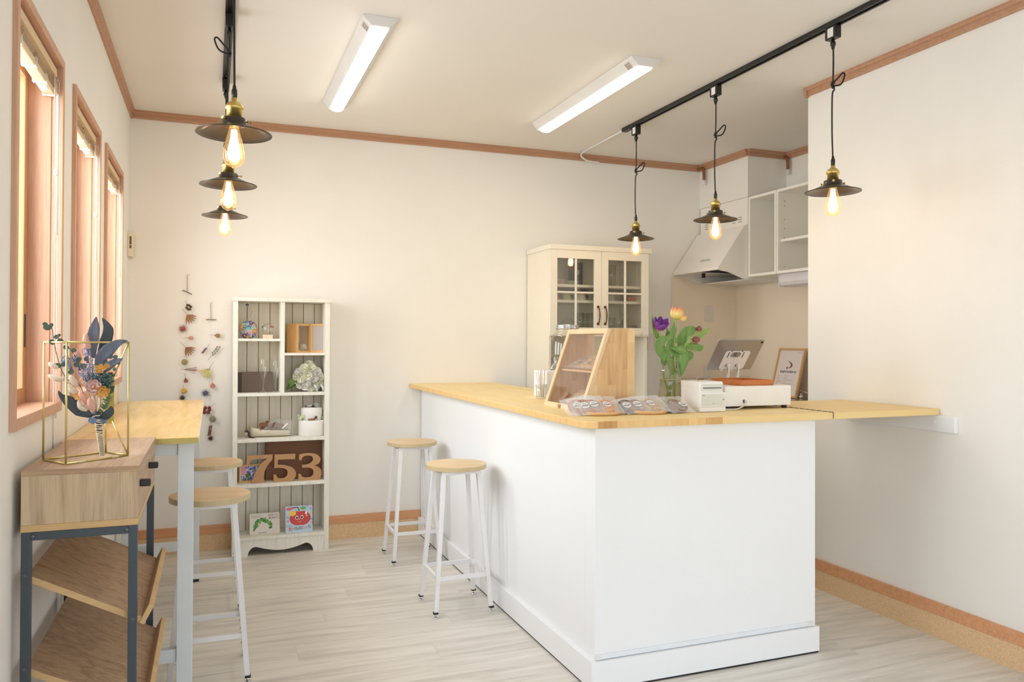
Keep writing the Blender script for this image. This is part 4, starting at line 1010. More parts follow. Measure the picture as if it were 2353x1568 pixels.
# boat-shaped dish wrapped in film
x0 = PX(574, 1000, 4.90).x; x1 = PX(668, 1000, 4.90).x; xm = (x0+x1)/2; ym_ = 4.925
bd = thing('boat_dish', 'cream boat-shaped dish of brown dried petals, wrapped in clear film with a ribbon', 'dish', (xm, ym_, zb))
mDish = plain('dish_cream', (226, 218, 194), .7, bmp=.3, bscale=80)
L2 = (x1-x0)/2; nU, nV = 20, 8; vs = []; fs = []
for i in range(nU+1):
    t = -1+2*i/nU; w = .042*(max(0, 1-abs(t)**3))**.5+.002; zt_ = .040+.020*(-t if t < 0 else 0)**2-.004*t
    for j in range(nV+1):
        a = PI*j/nV; vs.append((xm+t*L2, ym_-w*cos(a), zb+.002+zt_*(1-sin(a)**.8)))
for i in range(nU):
    for j in range(nV): q = i*(nV+1)+j; fs.append((q, q+1, q+nV+2, q+nV+1))
build('dish', MB().add(vs, fs, 0, True), mDish, bd, 0, .003)
mb = MB()
for k in range(110):
    t = random.uniform(-.85, .97); a = random.uniform(-1, 1); mb.ball((xm+t*L2, ym_+a*.034*(1-abs(t)**3)**.5, zb+.033+random.uniform(0, .012)), random.uniform(.003, .006), 6, random.randrange(3), (1, 1, .7))
o = build('pebbles', mb, [colmat('pebble_grey', (150, 140, 124)), colmat('pebble_tan', (206, 176, 134)), colmat('pebble_dark', (92, 80, 66))], bd); o['kind'] = 'stuff'
mChoc = plain('glossy_brown_petal', (128, 84, 60), .28, noise_s=50, var=.2)
for k, (dx, dz, sx_, sz_, w) in enumerate(((-.040, .05, -.016, .06, .026), (-.030, .045, .012, .072, .024), (-.010, .04, .030, .050, .022), (.020, .04, .010, .060, .024), (.034, .040, .034, .046, .020), (-.02, .035, -.045, .035, .020), (.010, .035, -.005, .045, .018), (.045, .035, .010, .050, .016))):
    p = Vector((xm+dx+.005, ym_-.010+.004*(k % 3), zb+.036)); q = p+Vector((sx_, -.008, sz_*.82)); m_ = (p+q)/2+Vector((0, -.018, .004))
    build('dried_petal', MB().leaf(spline([p, m_, q], 4), interp([.008, w, w*.85, .006], 9), (.2, -1, .2), .45), mChoc, bd, 0, .0008)
t_ = PX(655, 984, 4.86); build('name_tag', MB().prism([(-.022, -.004), (.022, -.004), (.022, .004), (-.022, .004)], (t_.x, 4.875, zb+.066), Vector((.72, 0, .7)), Vector((-.7, 0, .72)), (0, .001, 0)), mPaper, bd)
film = veil('clear_film', (236, 232, 222), .16, .12)
vs = []; fs = []; nU, nV = 14, 12
for i in range(nU+1):
    t = i/nU; x = x0-.004+t*(x1-x0+.014); hz = .010+.085*sin(min(1, t*1.15)*PI*.62)+.004*sin(i*2.1); wy = .010+.038*min(1, t*2.5)
    for j in range(nV+1):
        a = PI*j/nV; vs.append((x, ym_-wy*cos(a), zb+.012+hz*sin(a)+.002*sin(i*1.7+j*2.3)))
for i in range(nU):
    for j in range(nV): q = i*(nV+1)+j; fs.append((q, q+1, q+nV+2, q+nV+1))
build('film_wrap', MB().add(vs, fs, 0, True), film, bd, 0, .0004)
build('film_tail', MB().tube([(x0-.004, ym_, zb+.020), (x0-.018, ym_-.004, zb+.022), (x0-.030, ym_-.004, zb+.021)], [.007, .015, .016], 10), veil('film_tail', (226, 218, 190), .55, .15), bd)
rx = x0-.006
build('ribbon', MB().tube([(rx, ym_-.011, zb+.010), (rx, ym_-.012, zb+.034)], .004, 6).leaf(spline([(rx, ym_-.014, zb+.032), (rx-.012, ym_-.020, zb+.040), (rx-.022, ym_-.022, zb+.037)], 3), [.002, .005, .006, .006, .005, .005, .004], (0, -1, 0), .1).leaf(spline([(rx, ym_-.014, zb+.030), (rx+.004, ym_-.03, zb+.008), (rx+.016, ym_-.05, zb+.0022), (rx+.034, ym_-.055, zb+.0016)], 3), interp([.003, .007, .005, .002], 10), (0, -1, .3), .1), colmat('ribbon_brown', (74, 52, 44), .5), bd, 0, .0006)

# digits 7 5 3
DG = {'7': [(360,400),(940,365),(936,470),(870,555),(815,640),(770,740),(748,840),(747,920),(757,1000),(470,1018),(492,940),(530,830),(590,710),(680,585),(760,512),(830,458),(620,470),(520,480),(470,500),(435,540),(405,615),(352,612)],
 '5': [(988,365),(1455,343),(1450,460),(1062,478),(1060,598),(1130,596),(1250,610),(1370,650),(1445,712),(1472,790),(1462,860),(1420,920),(1360,960),(970,988),(965,820),(1030,818),(1040,860),(1075,893),(1140,905),(1220,888),(1270,840),(1285,770),(1265,710),(1210,675),(1120,662),(985,668)],
 '3': [(1540,360),(1620,338),(1720,325),(1830,325),(1930,350),(2000,400),(2022,460),(2005,520),(1960,570),(1865,612),(1950,625),(2020,680),(2050,760),(2040,840),(2005,900),(1970,930),(1530,950),(1525,805),(1585,803),(1598,850),(1650,880),(1720,883),(1800,870),(1850,830),(1868,760),(1850,700),(1800,665),(1720,652),(1612,655),(1610,592),(1690,590),(1780,560),(1840,510),(1855,450),(1830,400),(1780,378),(1700,378),(1640,400),(1605,440),(1595,480),(1540,482)]}
mMDF = plain('mdf_board', (190, 146, 102), .7, noise_s=30, var=.03); mMDFe = plain('mdf_edge', (214, 178, 136), .75)
zb = SH['e']
def smooth_outline(P_):
    """rounds every run of gentle corners, keeps the sharp ones"""
    n = len(P_); V_ = [Vector(p) for p in P_]; soft = []
    for i in range(n):
        a = V_[i]-V_[i-1]; b = V_[(i+1) % n]-V_[i]; soft.append(a.angle(b) < math.radians(42))
    o_ = []
    for i in range(n):
        j = (i+1) % n; o_.append(V_[i])
        if soft[i] or soft[j]:
            p1, p2 = V_[i], V_[j]; p0 = V_[i-1] if soft[i] else p1; p3 = V_[(j+1) % n] if soft[j] else p2
            for k in (1, 2, 3):
                t = k/4; o_.append(.5*((2*p1)+(p2-p0)*t+(2*p0-5*p1+4*p2-p3)*t*t+(3*p1-p0-3*p2+p3)*t**3))
    return [(p.x, p.y) for p in o_]
for ch, words in (('7', 'leftmost, in front of the flower photo'), ('5', 'in the middle'), ('3', 'on the right')):
    P_ = smooth_outline(DG[ch]); Yd = 4.853
    pts = [(PX(530+cu/9.804, 1100, Yd).x, (1042-(cv+.055*cu))*.000262) for cu, cv in P_]
    mz = min(z for x, z in pts); cx_ = sum(x for x, z in pts)/len(pts)
    o = build('wooden_digit', MB().prism([(x, z-mz) for x, z in pts], (0, Yd, zb+.0002), (1, 0, 0), (0, 0, 1), (0, .012, 0), 0, 1), [mMDF, mMDFe])
    tag(o, 'brown board numeral %s standing on the bookcase shelf, %s' % (ch, words), 'number', None)
# brown box behind them, picture frame
a = PX(611, 1050, 4.935); b = PX(742, 1050, 4.935)
kb = thing('brown_carton', 'tall chestnut brown box standing behind the numerals 5 and 3', 'box', ((a.x+b.x)/2, 4.97, zb))
bx('carton', (a.x, 4.935, zb), (b.x, 5.02, zb+.236), plain('carton_brown', (126, 84, 56), .6, noise_s=14, var=.04), kb, .0012)
mb = MB()
for k in range(26):     # a row of faint marks too small to read
    if k in (1, 8, 13, 18): continue
    mb.box(((a.x+b.x)/2-.068+k*.005, 4.9344, zb+.1255), ((a.x+b.x)/2-.068+k*.005+.0034, 4.9349, zb+.1305))
build('faint_lettering', mb, plain('lettering_dark', (104, 70, 46), .6), kb)['kind'] = 'stuff'
a = PX(549, 1100, 4.90); pf = thing('photo_frame', 'small light-wood photo frame with a picture of flowers behind the numeral 7', 'photo frame', (a.x+.065, 4.92, zb))
fa_ = math.radians(8); u_ = Vector((cos(fa_), sin(fa_), 0)); n_ = Vector((sin(fa_), -cos(fa_), 0)); o0 = Vector((a.x+.002, 4.895, zb))
for nm, x0, x1, z0, z1 in (('side_bar', 0, .010, 0, .105), ('side_bar', .132, .142, 0, .105), ('top_bar', .0102, .1318, .095, .105), ('bottom_bar', .0102, .1318, 0, .010)):
    obox(nm, o0, u_, n_, x0, x1, -.016, 0, z0, z1, mFrW, pf)
obox('backing', o0, u_, n_, .0102, .1318, -.014, -.008, .0102, .0948, colmat('photo_pale', (196, 206, 222)), pf, 0)
fmv = [flower_mesh('pf%d' % i, [m, m2], .010, 5, .3, 2) for i, (m, m2) in enumerate(((colmat('hyacinth', (104, 104, 196)), cPurple), (cPink, cPink), (cWhiteP, cWhiteP), (cLeafM, cLeafD)))]
mb = MB(); mats = [colmat('ph_violet', (100, 96, 190)), colmat('ph_pink', (228, 160, 190)), colmat('ph_white', (236, 238, 240)), colmat('ph_green', (86, 120, 60)), colmat('ph_lilac', (160, 160, 214))]
for k in range(150):
    x = random.uniform(.014, .128); z = random.uniform(.014, .091); s_r = random.uniform(.003, .008)
    m = 1 if x < .038 and z > .04 else (3 if (.03 < x < .06 and z < .055) or x > .105 and random.random() < .6 else random.choice((0, 0, 2, 4)))
    mb.prism(ngon(7, s_r, random.random()), o0+n_*(-.0079+.00002*k/3)+u_*x+Vector((0, 0, z)), u_, (0, 0, 1), n_*.00004, m)
o = build('flower_picture', mb, mats, pf); o['kind'] = 'stuff'
del fmv

# two board books
zb = SH['f']
def book(name, lab, c0, w, h, rz, mcover, lean=.14):
    """standing board book: c0 front bottom-left corner, leaning back"""
    u = Vector((cos(rz), sin(rz), 0)); back = Vector((-sin(rz), cos(rz), 0)); up = Vector((0, 0, 1))*cos(lean)+back*sin(lean); n = u.cross(up)
    n = -(back*cos(lean)-Vector((0, 0, 1))*sin(lean))
    r = thing(name, lab, 'book', c0)
    build('cover', MB().prism(rrect(0, 0, w, h, .007), c0, u, up, -n*.016), mcover, r, .0005)
    build('pages', MB().prism(rrect(.002, .0016, w-.0015, h-.0016, .006), c0-n*.0166, u, up, -n*.0003), mPaper, r)
    return r, u, up, n
c0 = at(573.5, 1230.5, 'z', zb+.0005)
b1, u, up, n = book('board_book', 'cream board book with a green leafy arch printed on its cover', Vector((c0.x, c0.y, zb+.0005)), .172, .122, .0, plain('book_cream', (232, 222, 210), .5, noise_s=20, var=.01))
b1['group'] = 'board books on the bottom shelf'; C0 = Vector((c0.x, c0.y, zb+.0005))
def onb(x, y, d=.0004): return C0+u*x+up*y+n*d
text('title', 'はらぺこ\nあおむし', .0165, onb(.139, .099), u, up, mInk, b1, ext=.0003)
text('small_print', 'エリック=カール さく\nもり ひさし やく', .0066, onb(.008, .104), u, up, mInk, b1, 'LEFT', ext=.0002)
mb = MB()
for k in range(11): mb.prism([(0, 0), (.003, 0), (.003, .003), (0, .003)], onb(.050+.0042*k, .0065, .0003), u, up, n*.0002)
build('publisher_line', mb, mInk, b1)['kind'] = 'stuff'
# a plain leafy arch, about the size and colours of the printed picture
g = [colmat('print_green%d' % i, cc_, .5) for i, cc_ in enumerate(((70, 146, 74), (98, 162, 66), (128, 172, 62), (54, 120, 58)))]
mb = MB()
for k in range(64):
    t = k/63; a = PI*(1.02-t*1.0); p = (.077+.046*cos(a), .034+.044*sin(a)*1.05)
    q = (p[0]+random.uniform(-.008, .008), p[1]+random.uniform(-.009, .009)); w_ = random.uniform(.006, .011)
    an = random.uniform(0, 6); mb.prism([(q[0]+x*cos(an)-y*sin(an), q[1]+x*sin(an)+y*cos(an)) for x, y in ngon(8, w_, 0, 1, .6)], onb(0, 0, .0003+.000012*k), u, up, n*.00004, k % 4)
o = build('leaf_print', mb, g, b1); o['kind'] = 'stuff'
c0 = at(656, 1227, 'z', zb+.0005); C0 = Vector((c0.x, c0.y, zb+.0005))
b2, u, up, n = book('board_book', 'pale blue board book with a smiling red apple on its cover', C0, .158, .158, .0, plain('book_blue', (190, 208, 224), .35, noise_s=20, var=.01))
b2['group'] = 'board books on the bottom shelf'
def disc(mb, x, y, rx, ry, d, m=0, n_=20, a0=0): mb.prism([(x+p, y+q) for p, q in ngon(n_, 1, a0, rx, ry)], onb(0, 0, d), u, up, n*.00005, m)
ap = []
for i in range(48):
    t = 2*PI*i/48; rr = 1-.13*math.exp(-((t-PI/2)/.28)**2)-.10*math.exp(-((t-1.5*PI)/.28)**2); ap.append((.085+.062*rr*cos(t), .085+.045*rr*sin(t)))
mats = [colmat('apple_red', (204, 50, 36), .4, 0, .03), mPaper, mInk, colmat('twig', (150, 84, 84)), colmat('ap_leaf', (110, 178, 110)), colmat('ap_yellow', (244, 206, 96)), colmat('ap_pink', (226, 120, 146)), colmat('ap_blue', (96, 152, 208))]
mb = MB(); mb.prism(ap, onb(0, 0, .0004), u, up, n*.0001, 0)
disc(mb, .066, .088, .0085, .012, .0006, 1); disc(mb, .096, .090, .0085, .012, .0006, 1); disc(mb, .0665, .087, .0052, .0075, .0007, 2); disc(mb, .0955, .089, .0052, .0075, .0007, 2)
disc(mb, .081, .079, .003, .003, .0006, 1); disc(mb, .120, .113, .006, .009, .0006, 1); disc(mb, .124, .097, .004, .004, .0006, 1)
mb.tube([onb(.073+.018*i/8, .068-.006*sin(PI*i/8), .0009) for i in range(9)], .0012, 5, 1)
mb.prism([(.028, .150), (.074, .152), (.085, .128), (.080, .126), (.068, .146), (.03, .142)], onb(0, 0, .0005), u, up, n*.0001, 3)
disc(mb, .103, .143, .018, .009, .0005, 4); disc(mb, .040, .115, .022, .016, .0006, 5); disc(mb, .022, .142, .018, .010, .0006, 6)
for x, y, m in ((.148, .137, 7), (.150, .112, 5), (.151, .055, 6), (.014, .070, 6), (.012, .094, 7), (.131, .152, 6), (.152, .075, 7)): disc(mb, x, y, .0065, .0065, .0005, m, 5); disc(mb, x, y, .002, .002, .0006, 1, 8)
o = build('apple_print', mb, mats, b2)
for i, (ch, cc_) in enumerate(zip('たべものたっち', ((216, 66, 44), (236, 130, 50), (70, 160, 90), (60, 110, 190), (240, 140, 60), (216, 80, 120), (60, 160, 120)))):
    text('title', ch, .024 if i != 5 else .018, onb(.028+.0185*i, .021+.0015*i, .0006), u, up, colmat('ttl%d' % i, cc_, .4), b2, ext=.0003, bold=.0006)
text('small_print', 'いっしょに\nあそぼう', .0085, onb(.022, .041, .0006), u, up, colmat('ttl_s', (120, 90, 150)), b2, ext=.0003)

# dried flower garlands on the back wall
gG = 'dried flower garlands on the back wall'
def garland(lab, u0, v0, vt, tilt, items, vend):
    Yg = YB-.012; p0 = PX(u0, v0, Yg)
    r = thing('dried_garland', lab, 'garland', p0, gG)
    def G(uu, vv, dy=0): return PX(uu, vv, Yg-dy)
    c = G(u0+(0 if tilt else 1), vt); d = Vector((cos(tilt), 0, -sin(tilt)))*.029
    build('twig_bar', MB().tube([c-d, c-d*.3+Vector((0, 0, .001)), c+d*.4, c+d], [.0032, .003, .0034, .003], 8), colmat('twig_grey%d' % u0, (150, 138, 124), .8, 0, .25), r)
    build('hook', MB().tube(spline([p0+Vector((0, .008, .004)), p0+Vector((0, 0, .004)), p0+Vector((0, -.004, -.006)), p0+Vector((.004, 0, -.002))], 4), .0015, 6), mPanelG, r)
    build('string', MB().tube([p0, c+Vector((-.0022, 0, 0))], .0009, 5).tube([p0+Vector((.001, 0, 0)), c+Vector((.0022, 0, 0))], .0009, 5).tube([p0, p0+Vector((.014, -.002, .004))], .0007, 4), colmat('twine%d' % u0, (150, 128, 98)), r)
    build('thread', MB().tube([c, G(u0-2, (vt+vend)/2), G(u0-1, vend)], .00035, 4), colmat('thread%d' % u0, (222, 210, 190)), r)
    for kind, uu, vv, s, ang, cc_ in items:
        m = colmat('dry_'+kind+str(int(vv)), cc_, .8, 0, .25); p = G(uu, vv, .010); mb = MB(); st = colmat('drystem'+str(int(vv)), tuple(int(x*.7) for x in cc_), .8)
        d = Vector((cos(ang), 0, sin(ang))); e = Vector((-sin(ang), 0, cos(ang))); S_ = .0025*s     # s in photo pixels
        mb.tube([p-d*S_*.75, p-d*S_*.3+e*.001, p], .0008, 5, 1)
        if kind == 'ball': mb.ball(p+d*S_*.35, S_*.5, 12)
        elif kind == 'berry':
            for k in range(6): a = k*1.1; q = p+d*S_*(.15+.18*k)*.9+e*S_*.35*sin(a*2.3)+Vector((0, -.002, 0)); mb.ball(q, S_*.22, 8)
        elif kind == 'leafy':
            for k in range(6): a = (k-2.5)*.30; q = d*cos(a)+e*sin(a); mb.leaf([p, p+q*S_*.45+Vector((0, -.003, 0)), p+q*S_*.9], [S_*.03, S_*.10, S_*.02], (0, -1, 0), .3, 0, 2)
        elif kind == 'cup':
            for k in range(7): a = 2*PI*k/7; rad = e*cos(a)+Vector((0, 1, 0))*sin(a); mb.leaf([p, p+d*S_*.3+rad*S_*.26, p+d*S_*.62+rad*S_*.26, p+d*S_*.75+rad*S_*.2], [S_*.05, S_*.2, S_*.2, S_*.06], rad*-1, .2, 0, 2)
        elif kind == 'spiky':
            for k in range(34):
                a = k*2.4; zz = 1-2*(k+.5)/34; rr = math.sqrt(1-zz*zz); q = Vector((rr*cos(a), rr*sin(a), zz)); mb.tube([p+q*S_*.1, p+q*S_*.62], [.0016, .0005], 4)
            mb.ball(p, S_*.32, 8)
        elif kind == 'spray':
            for k in range(16): a = random.uniform(-.42, .42); q = d*cos(a)+e*sin(a); L_ = S_*random.uniform(.7, 1.15); mb.tube([p-d*S_*.4, p+q*L_], .0004, 4, 1); mb.ball(p+q*L_, S_*.055, 6)
        elif kind == 'spike':
            for k in range(26): a = k*2.4; q = p+d*S_*(k/26)+(e*cos(a)+Vector((0, -1, 0))*sin(a))*S_*.11; mb.ball(q, S_*.07, 5)
        elif kind == 'euca':
            for k in range(9): sgn = 1 if k % 2 else -1; q = p+d*S_*.12*k+e*(sgn*S_*.10+S_*.004*(k-4)**2); mb.prism([(x, y) for x, y in ngon(9, S_*.10)], q+Vector((0, -.002*k % .006, 0)), (1, 0, .1), (.1, .25, 1), (0, -.0006, 0))
        o = build('dried_flower', mb, [m, st], r)
    return r
garland('dried flower garland hanging nearest the window corner, its twig bar tilted', 430, 633, 672, .42, [
 ('berry', 430, 700, 14, -1.1, (92, 70, 56)), ('leafy', 430, 724, 24, -.9, (168, 124, 84)), ('spiky', 420, 756, 19, -2.2, (178, 98, 96)), ('cup', 432, 777, 15, .0, (222, 168, 136)),
 ('leafy', 427, 799, 24, -.8, (164, 120, 90)), ('ball', 426, 828, 14, -1.9, (170, 152, 104)), ('spray', 430, 850, 19, -.1, (204, 124, 98)), ('cup', 426, 869, 15, -1.4, (168, 100, 78)),
 ('ball', 422, 894, 14, -1.4, (222, 184, 92)), ('spiky', 419, 915, 14, -1.5, (92, 60, 46))], 914)
garland('dried flower garland hanging nearer the bookcase, its twig bar level', 484, 697, 735, .0, [
 ('cup', 493, 771, 17, -.1, (186, 146, 98)), ('spike', 474, 800, 16, -2.2, (130, 84, 118)), ('euca', 489, 815, 24, .9, (146, 150, 130)), ('leafy', 480, 848, 26, -2.1, (214, 204, 140)),
 ('spray', 480, 852, 16, -1.9, (200, 186, 120)), ('cup', 488, 880, 17, -1.5, (224, 146, 120)), ('spiky', 472, 904, 18, 2.6, (96, 104, 124)), ('berry', 483, 936, 19, -2.4, (134, 62, 52)),
 ('ball', 487, 959, 15, -1.2, (150, 146, 112)), ('spike', 484, 979, 24, -1.7, (134, 86, 70)), ('spiky', 484, 1008, 13, -1.4, (84, 54, 40))], 1008)

# ================================================================== things on the counter
# display case with a slanting glass front
kx0, kx1, kxt, ky0, ky1, kz0, kz1 = 1.358, 1.605, 1.481, 2.800, 3.174, ZT+.0006, 1.317
case = thing('cookie_case', 'wooden counter display case with a slanting glass front and one shelf', 'display case', ((kx0+kx1)/2, (ky0+ky1)/2, kz0))
side = [(kx0+.018, kz0), (kx1, kz0), (kx1, kz1), (kxt+.012, kz1)]
build('side_panel', MB().prism(side, (0, ky0, 0), (1, 0, 0), (0, 0, 1), (0, .013, 0)), mCase, case, .0006)
build('side_panel', MB().prism(side, (0, ky1-.013, 0), (1, 0, 0), (0, 0, 1), (0, .013, 0)), mCase, case, .0006)
bx('bottom_board', (kx0+.012, ky0+.013, kz0), (kx1, ky1-.013, kz0+.012), mCaseI, case, .0006)
bx('top_board', (kxt+.012, ky0+.0132, kz1-.013), (kx1, ky1-.0132, kz1), mCaseL, case, .0006)
bx('back_board', (kx1-.008, ky0+.0132, kz0+.0122), (kx1, ky1-.11, kz1-.0132), mCaseI, case, .0004)
bx('divider_board', (kx1-.0085, ky1-.1098, kz0+.0122), (kx1-.0005, ky1-.0132, kz0+.16), mCaseI, case, .0004)
sx_ = kx0+.018+(kxt-kx0-.006)*(1.143-kz0)/(kz1-kz0)
bx('shelf', (sx_+.010, ky0+.0134, 1.135), (kx1-.009, ky1-.0134, 1.143), mCaseL, case, .0004)
# slanting frame: four bars around the pane
F0 = Vector((kx0, 0, kz0)); F1 = Vector((kxt-.004, 0, kz1)); sl = (F1-F0).normalized(); fn = Vector((-sl.z, 0, sl.x)); Ls = (F1-F0).length
def fbar(name, a0, a1, ya, yb, mat, par=None, d0=-.014, d1=0.):
    vs = [F0+sl*a+fn*d+Vector((0, y_, 0)) for y_ in (ya, yb) for a, d in ((a0, d0), (a1, d0), (a1, d1), (a0, d1))]
    return build(name, MB().add(vs, [(3,2,1,0),(4,5,6,7),(0,1,5,4),(1,2,6,5),(2,3,7,6),(3,0,4,7)]), mat, par or case, .0006)
F0 = F0+Vector((.006, 0, 0))
fbar('frame_stile', 0, Ls, ky0-.001, ky0+.022, mCaseL); fbar('frame_stile', 0, Ls, ky1-.022, ky1+.001, mCaseL)
fbar('frame_rail', .0, .022, ky0+.0222, ky1-.0222, mCaseL); fbar('frame_rail', Ls-.022, Ls, ky0+.0222, ky1-.0222, mCaseL)
fbar('front_pane', .022, Ls-.022, ky0+.0222, ky1-.0222, glass('case_acrylic', (.97, .93, .90), .16), None, -.008, -.005)
bx('latch', (kx0-.003, 3.0, kz0+.003), (kx0+.004, 3.016, kz0+.018), mCaseI, case, .001)
mb = MB()
for x in (kx1-.095, kx1-.03): mb.cyl((x, ky0-.0006, kz1-.006), (x, ky0+.001, kz1-.006), .003, 10)
build('screw', mb, mSteel, case)['kind'] = 'stuff'

mFilm = veil('bag_film', (252, 250, 248), .27, .22)
def cookie_bag(label, c, ux, uy, w, h, kind, cc_, st=(0, 0), group='packed cookies', sr=.017, cr_=.037):
    """clear pouch: c = middle of its bottom edge, ux along the edge, uy up the bag"""
    ux = Vector(ux).normalized(); uy = Vector(uy); uy = (uy-ux*uy.dot(ux)).normalized(); n = ux.cross(uy)
    c = Vector(c); r = thing('cookie_bag', label, 'cookie', c, group)
    nu, nv = 10, 8; A = []; B = []
    for i in range(nu+1):
        for j in range(nv+1):
            a, b = i/nu*2-1, j/nv; bul = .0065*(1-a**4)*max(0, sin(PI*min(1, b*1.25)))**.6+.0004
            wv = .0012*sin(a*9+b*7+c.x*90)
            A.append(c+ux*(a*w/2)+uy*(b*h)+n*(bul+wv)); B.append(c+ux*(a*w/2)+uy*(b*h)+n*(-bul+wv))
    k = len(A); fs = []
    for i in range(nu):
        for j in range(nv):
            q = i*(nv+1)+j; f = (q, q+1, q+nv+2, q+nv+1); fs += [f, tuple(x+k for x in f[::-1])]
    build('pouch', MB().add(A+B, fs, 0, True), mFilm, r)
    cm = colmat('cookie%d' % len(bpy.data.materials), cc_, .8, .0, .16); ch = colmat('cookie_chip', (70, 56, 50), .7)
    cc = c+uy*(h*.42)
    mb = MB()
    if kind == 'round':
        mb.prism([(x*(1+.022*sin(i*1.1)), y*(1+.022*sin(i*1.1))) for i, (x, y) in enumerate(ngon(32, cr_))], cc-n*.004, ux, uy, n*.0085)
        for q in range(16): a = random.uniform(0, 6.28); rr = cr_*random.uniform(.45, .92); mb.ball(cc+ux*rr*cos(a)+uy*rr*sin(a)+n*.0045, .0018, 5, 1)
    else:
        for q in range(3): mb.prism(rrect(-w*.36, -.010, w*.36, .010, .004), cc+uy*(q-1)*.024-n*.004, ux, uy, n*.009)
    build('cookies', mb, [cm, ch], r, .0008)
    sc_ = cc+ux*st[0]+uy*st[1]+n*.0085
    s_o = build('sticker', MB().prism(ngon(28, sr), sc_, ux, uy, n*.0003), mPaper, r)
    text('shop_lettering', 'cocomyla', .0078, sc_-uy*.0016+n*.0005, ux, uy, mInk, s_o, ext=.0001, bold=.0003)
    mb = MB()
    for k2 in range(12):
        a = PI*(.1+.8*k2/11); b = PI*(.1+.8*(k2+1)/11)
        if k2 < 11: mb.bar(sc_+ux*.010*cos(a)+uy*(.0015+.0085*sin(a))+n*.0006, sc_+ux*.010*cos(b)+uy*(.0015+.0085*sin(b))+n*.0006, .0009, .0002, up=n)
    for k2 in range(6):
        a = -PI*(.2+.1*k2); b = -PI*(.2+.1*(k2+1)); mb.bar(sc_+ux*.008*cos(a)+uy*(-.004+.005*sin(a))+n*.0006, sc_+ux*.008*cos(b)+uy*(-.004+.005*sin(b))+n*.0006, .0008, .0002, up=n)
    mb.bar(sc_+ux*-.004+uy*.0035+n*.0006, sc_+ux*-.001+uy*.008+n*.0006, .0007, .0002, up=n)
    mb.bar(sc_+ux*.001+uy*.0035+n*.0006, sc_+ux*.004+uy*.008+n*.0006, .0007, .0002, up=n)
    build('bun_logo', mb, mInk, s_o); return r
mTrayW = wood('tray_wood', [(226, 180, 128), (240, 200, 150)], 'x', 2, .5, stretch=12, fine=.08)
def tray(lab, cx_, cy_, a, b):
    r = thing('wooden_tray', lab, 'tray', (cx_, cy_, ZT+.0006), 'small oval wooden trays')
    build('dish', MB().lathe([(0, 0), (.90, 0), (.975, .006), (1, .0135), (.985, .0145), (.94, .0075), (.90, .005), (0, .005)], 48, (0, 0, 0)), mTrayW, r)
    me = r.children[0].data
    for v in me.vertices: v.co = Vector((v.co.x*a-0, v.co.y*b, v.co.z)) if False else Vector(((v.co.x+cx_)*a, (v.co.y+cy_)*b, v.co.z+ZT+.0006))
    return r
tray('oval wooden tray of cookie bags in front of the display case', 1.402, 2.714, .093, .080)
tray('oval wooden tray of cookie bags between the case and the receipt printer', 1.602, 2.700, .082, .078)
zt = ZT+.0075
U1 = (1, .05, 0.02); V1 = (-.28, .80, .52)
cookie_bag('bagged orange cookie with a white sticker, frontmost on the left tray', (at(1406, 951, 'y', 2.652).x, 2.652, zt), U1, V1, .125, .108, 'round', (238, 164, 96), (.001, .004))
cookie_bag('bagged pinkish cookie second from the right on the left tray', (at(1372, 951, 'y', 2.658).x, 2.658, zt), (1, -.02, .1), (-.34, .78, .50), .118, .104, 'round', (196, 146, 124), (.008, .006))
cookie_bag('bagged brown cookie third from the right on the left tray', (at(1354, 951, 'y', 2.668).x, 2.668, zt), (1, -.04, .16), (-.38, .76, .48), .112, .100, 'round', (188, 140, 112))
cookie_bag('bagged pale cookie fourth from the right on the left tray', (at(1337, 951, 'y', 2.682).x, 2.682, zt), (1, -.06, .2), (-.42, .74, .46), .108, .096, 'round', (206, 160, 136))
V2 = (-.12, .82, .50)
cookie_bag('bagged chocolate-chip cookie with a sticker, frontmost on the middle tray', (at(1511, 951, 'y', 2.645).x, 2.645, zt), U1, V2, .128, .112, 'round', (214, 180, 140), (-.004, .006))
cookie_bag('bagged grey-brown cookie in the middle of the middle tray', (at(1474, 951, 'y', 2.655).x, 2.655, zt), (1, -.02, .1), (-.3, .78, .46), .118, .100, 'round', (176, 148, 134), (.004, .004))
cookie_bag('bagged dark cookie at the left end of the middle tray', (at(1450, 951, 'y', 2.668).x, 2.668, zt), (1, -.04, .16), (-.36, .76, .42), .108, .092, 'round', (112, 92, 80))
cookie_bag('bagged dark brown cookie lying on the worktop against the receipt printer', (at(1572, 951, 'y', 2.64).x, 2.64, ZT+.004), (1, .08, .0), (-.30, .80, .44), .118, .118, 'round', (150, 122, 108), (.022, -.002), cr_=.042)
cookie_bag('dark bag lying flat under the one that leans at the receipt printer', (at(1562, 951, 'y', 2.652).x, 2.652, ZT+.0075), (1, .05, 0), (-.10, .95, .12), .105, .090, 'round', (90, 72, 64))
zs = 1.143+.006
for (y_, z_, cc_, kd, lab, x_) in ((3.095, zs, (178, 158, 152), 'round', 'bagged grey cookie leaning on the upper shelf of the case, the left one', 1.462), (2.985, zs, (226, 190, 138), 'sticks', 'bagged yellow cookie sticks in the middle of the upper shelf of the case', 1.455),
                                  (2.895, zs, (226, 172, 152), 'sticks', 'bagged pink cookie sticks at the right of the upper shelf of the case', 1.458),
                                  (3.035, kz0+.018, (226, 184, 130), 'sticks', 'bagged golden cookie sticks on the floor of the display case, the left ones', 1.418),
                                  (2.925, kz0+.018, (232, 184, 160), 'sticks', 'bagged pinkish cookie sticks on the floor of the display case, behind the tray', 1.418)):
    cookie_bag(lab, (x_, y_, z_), (.22, -1, .0), (.86, .14, .42), .098, .120, kd, cc_, (0, -.006), sr=.015)

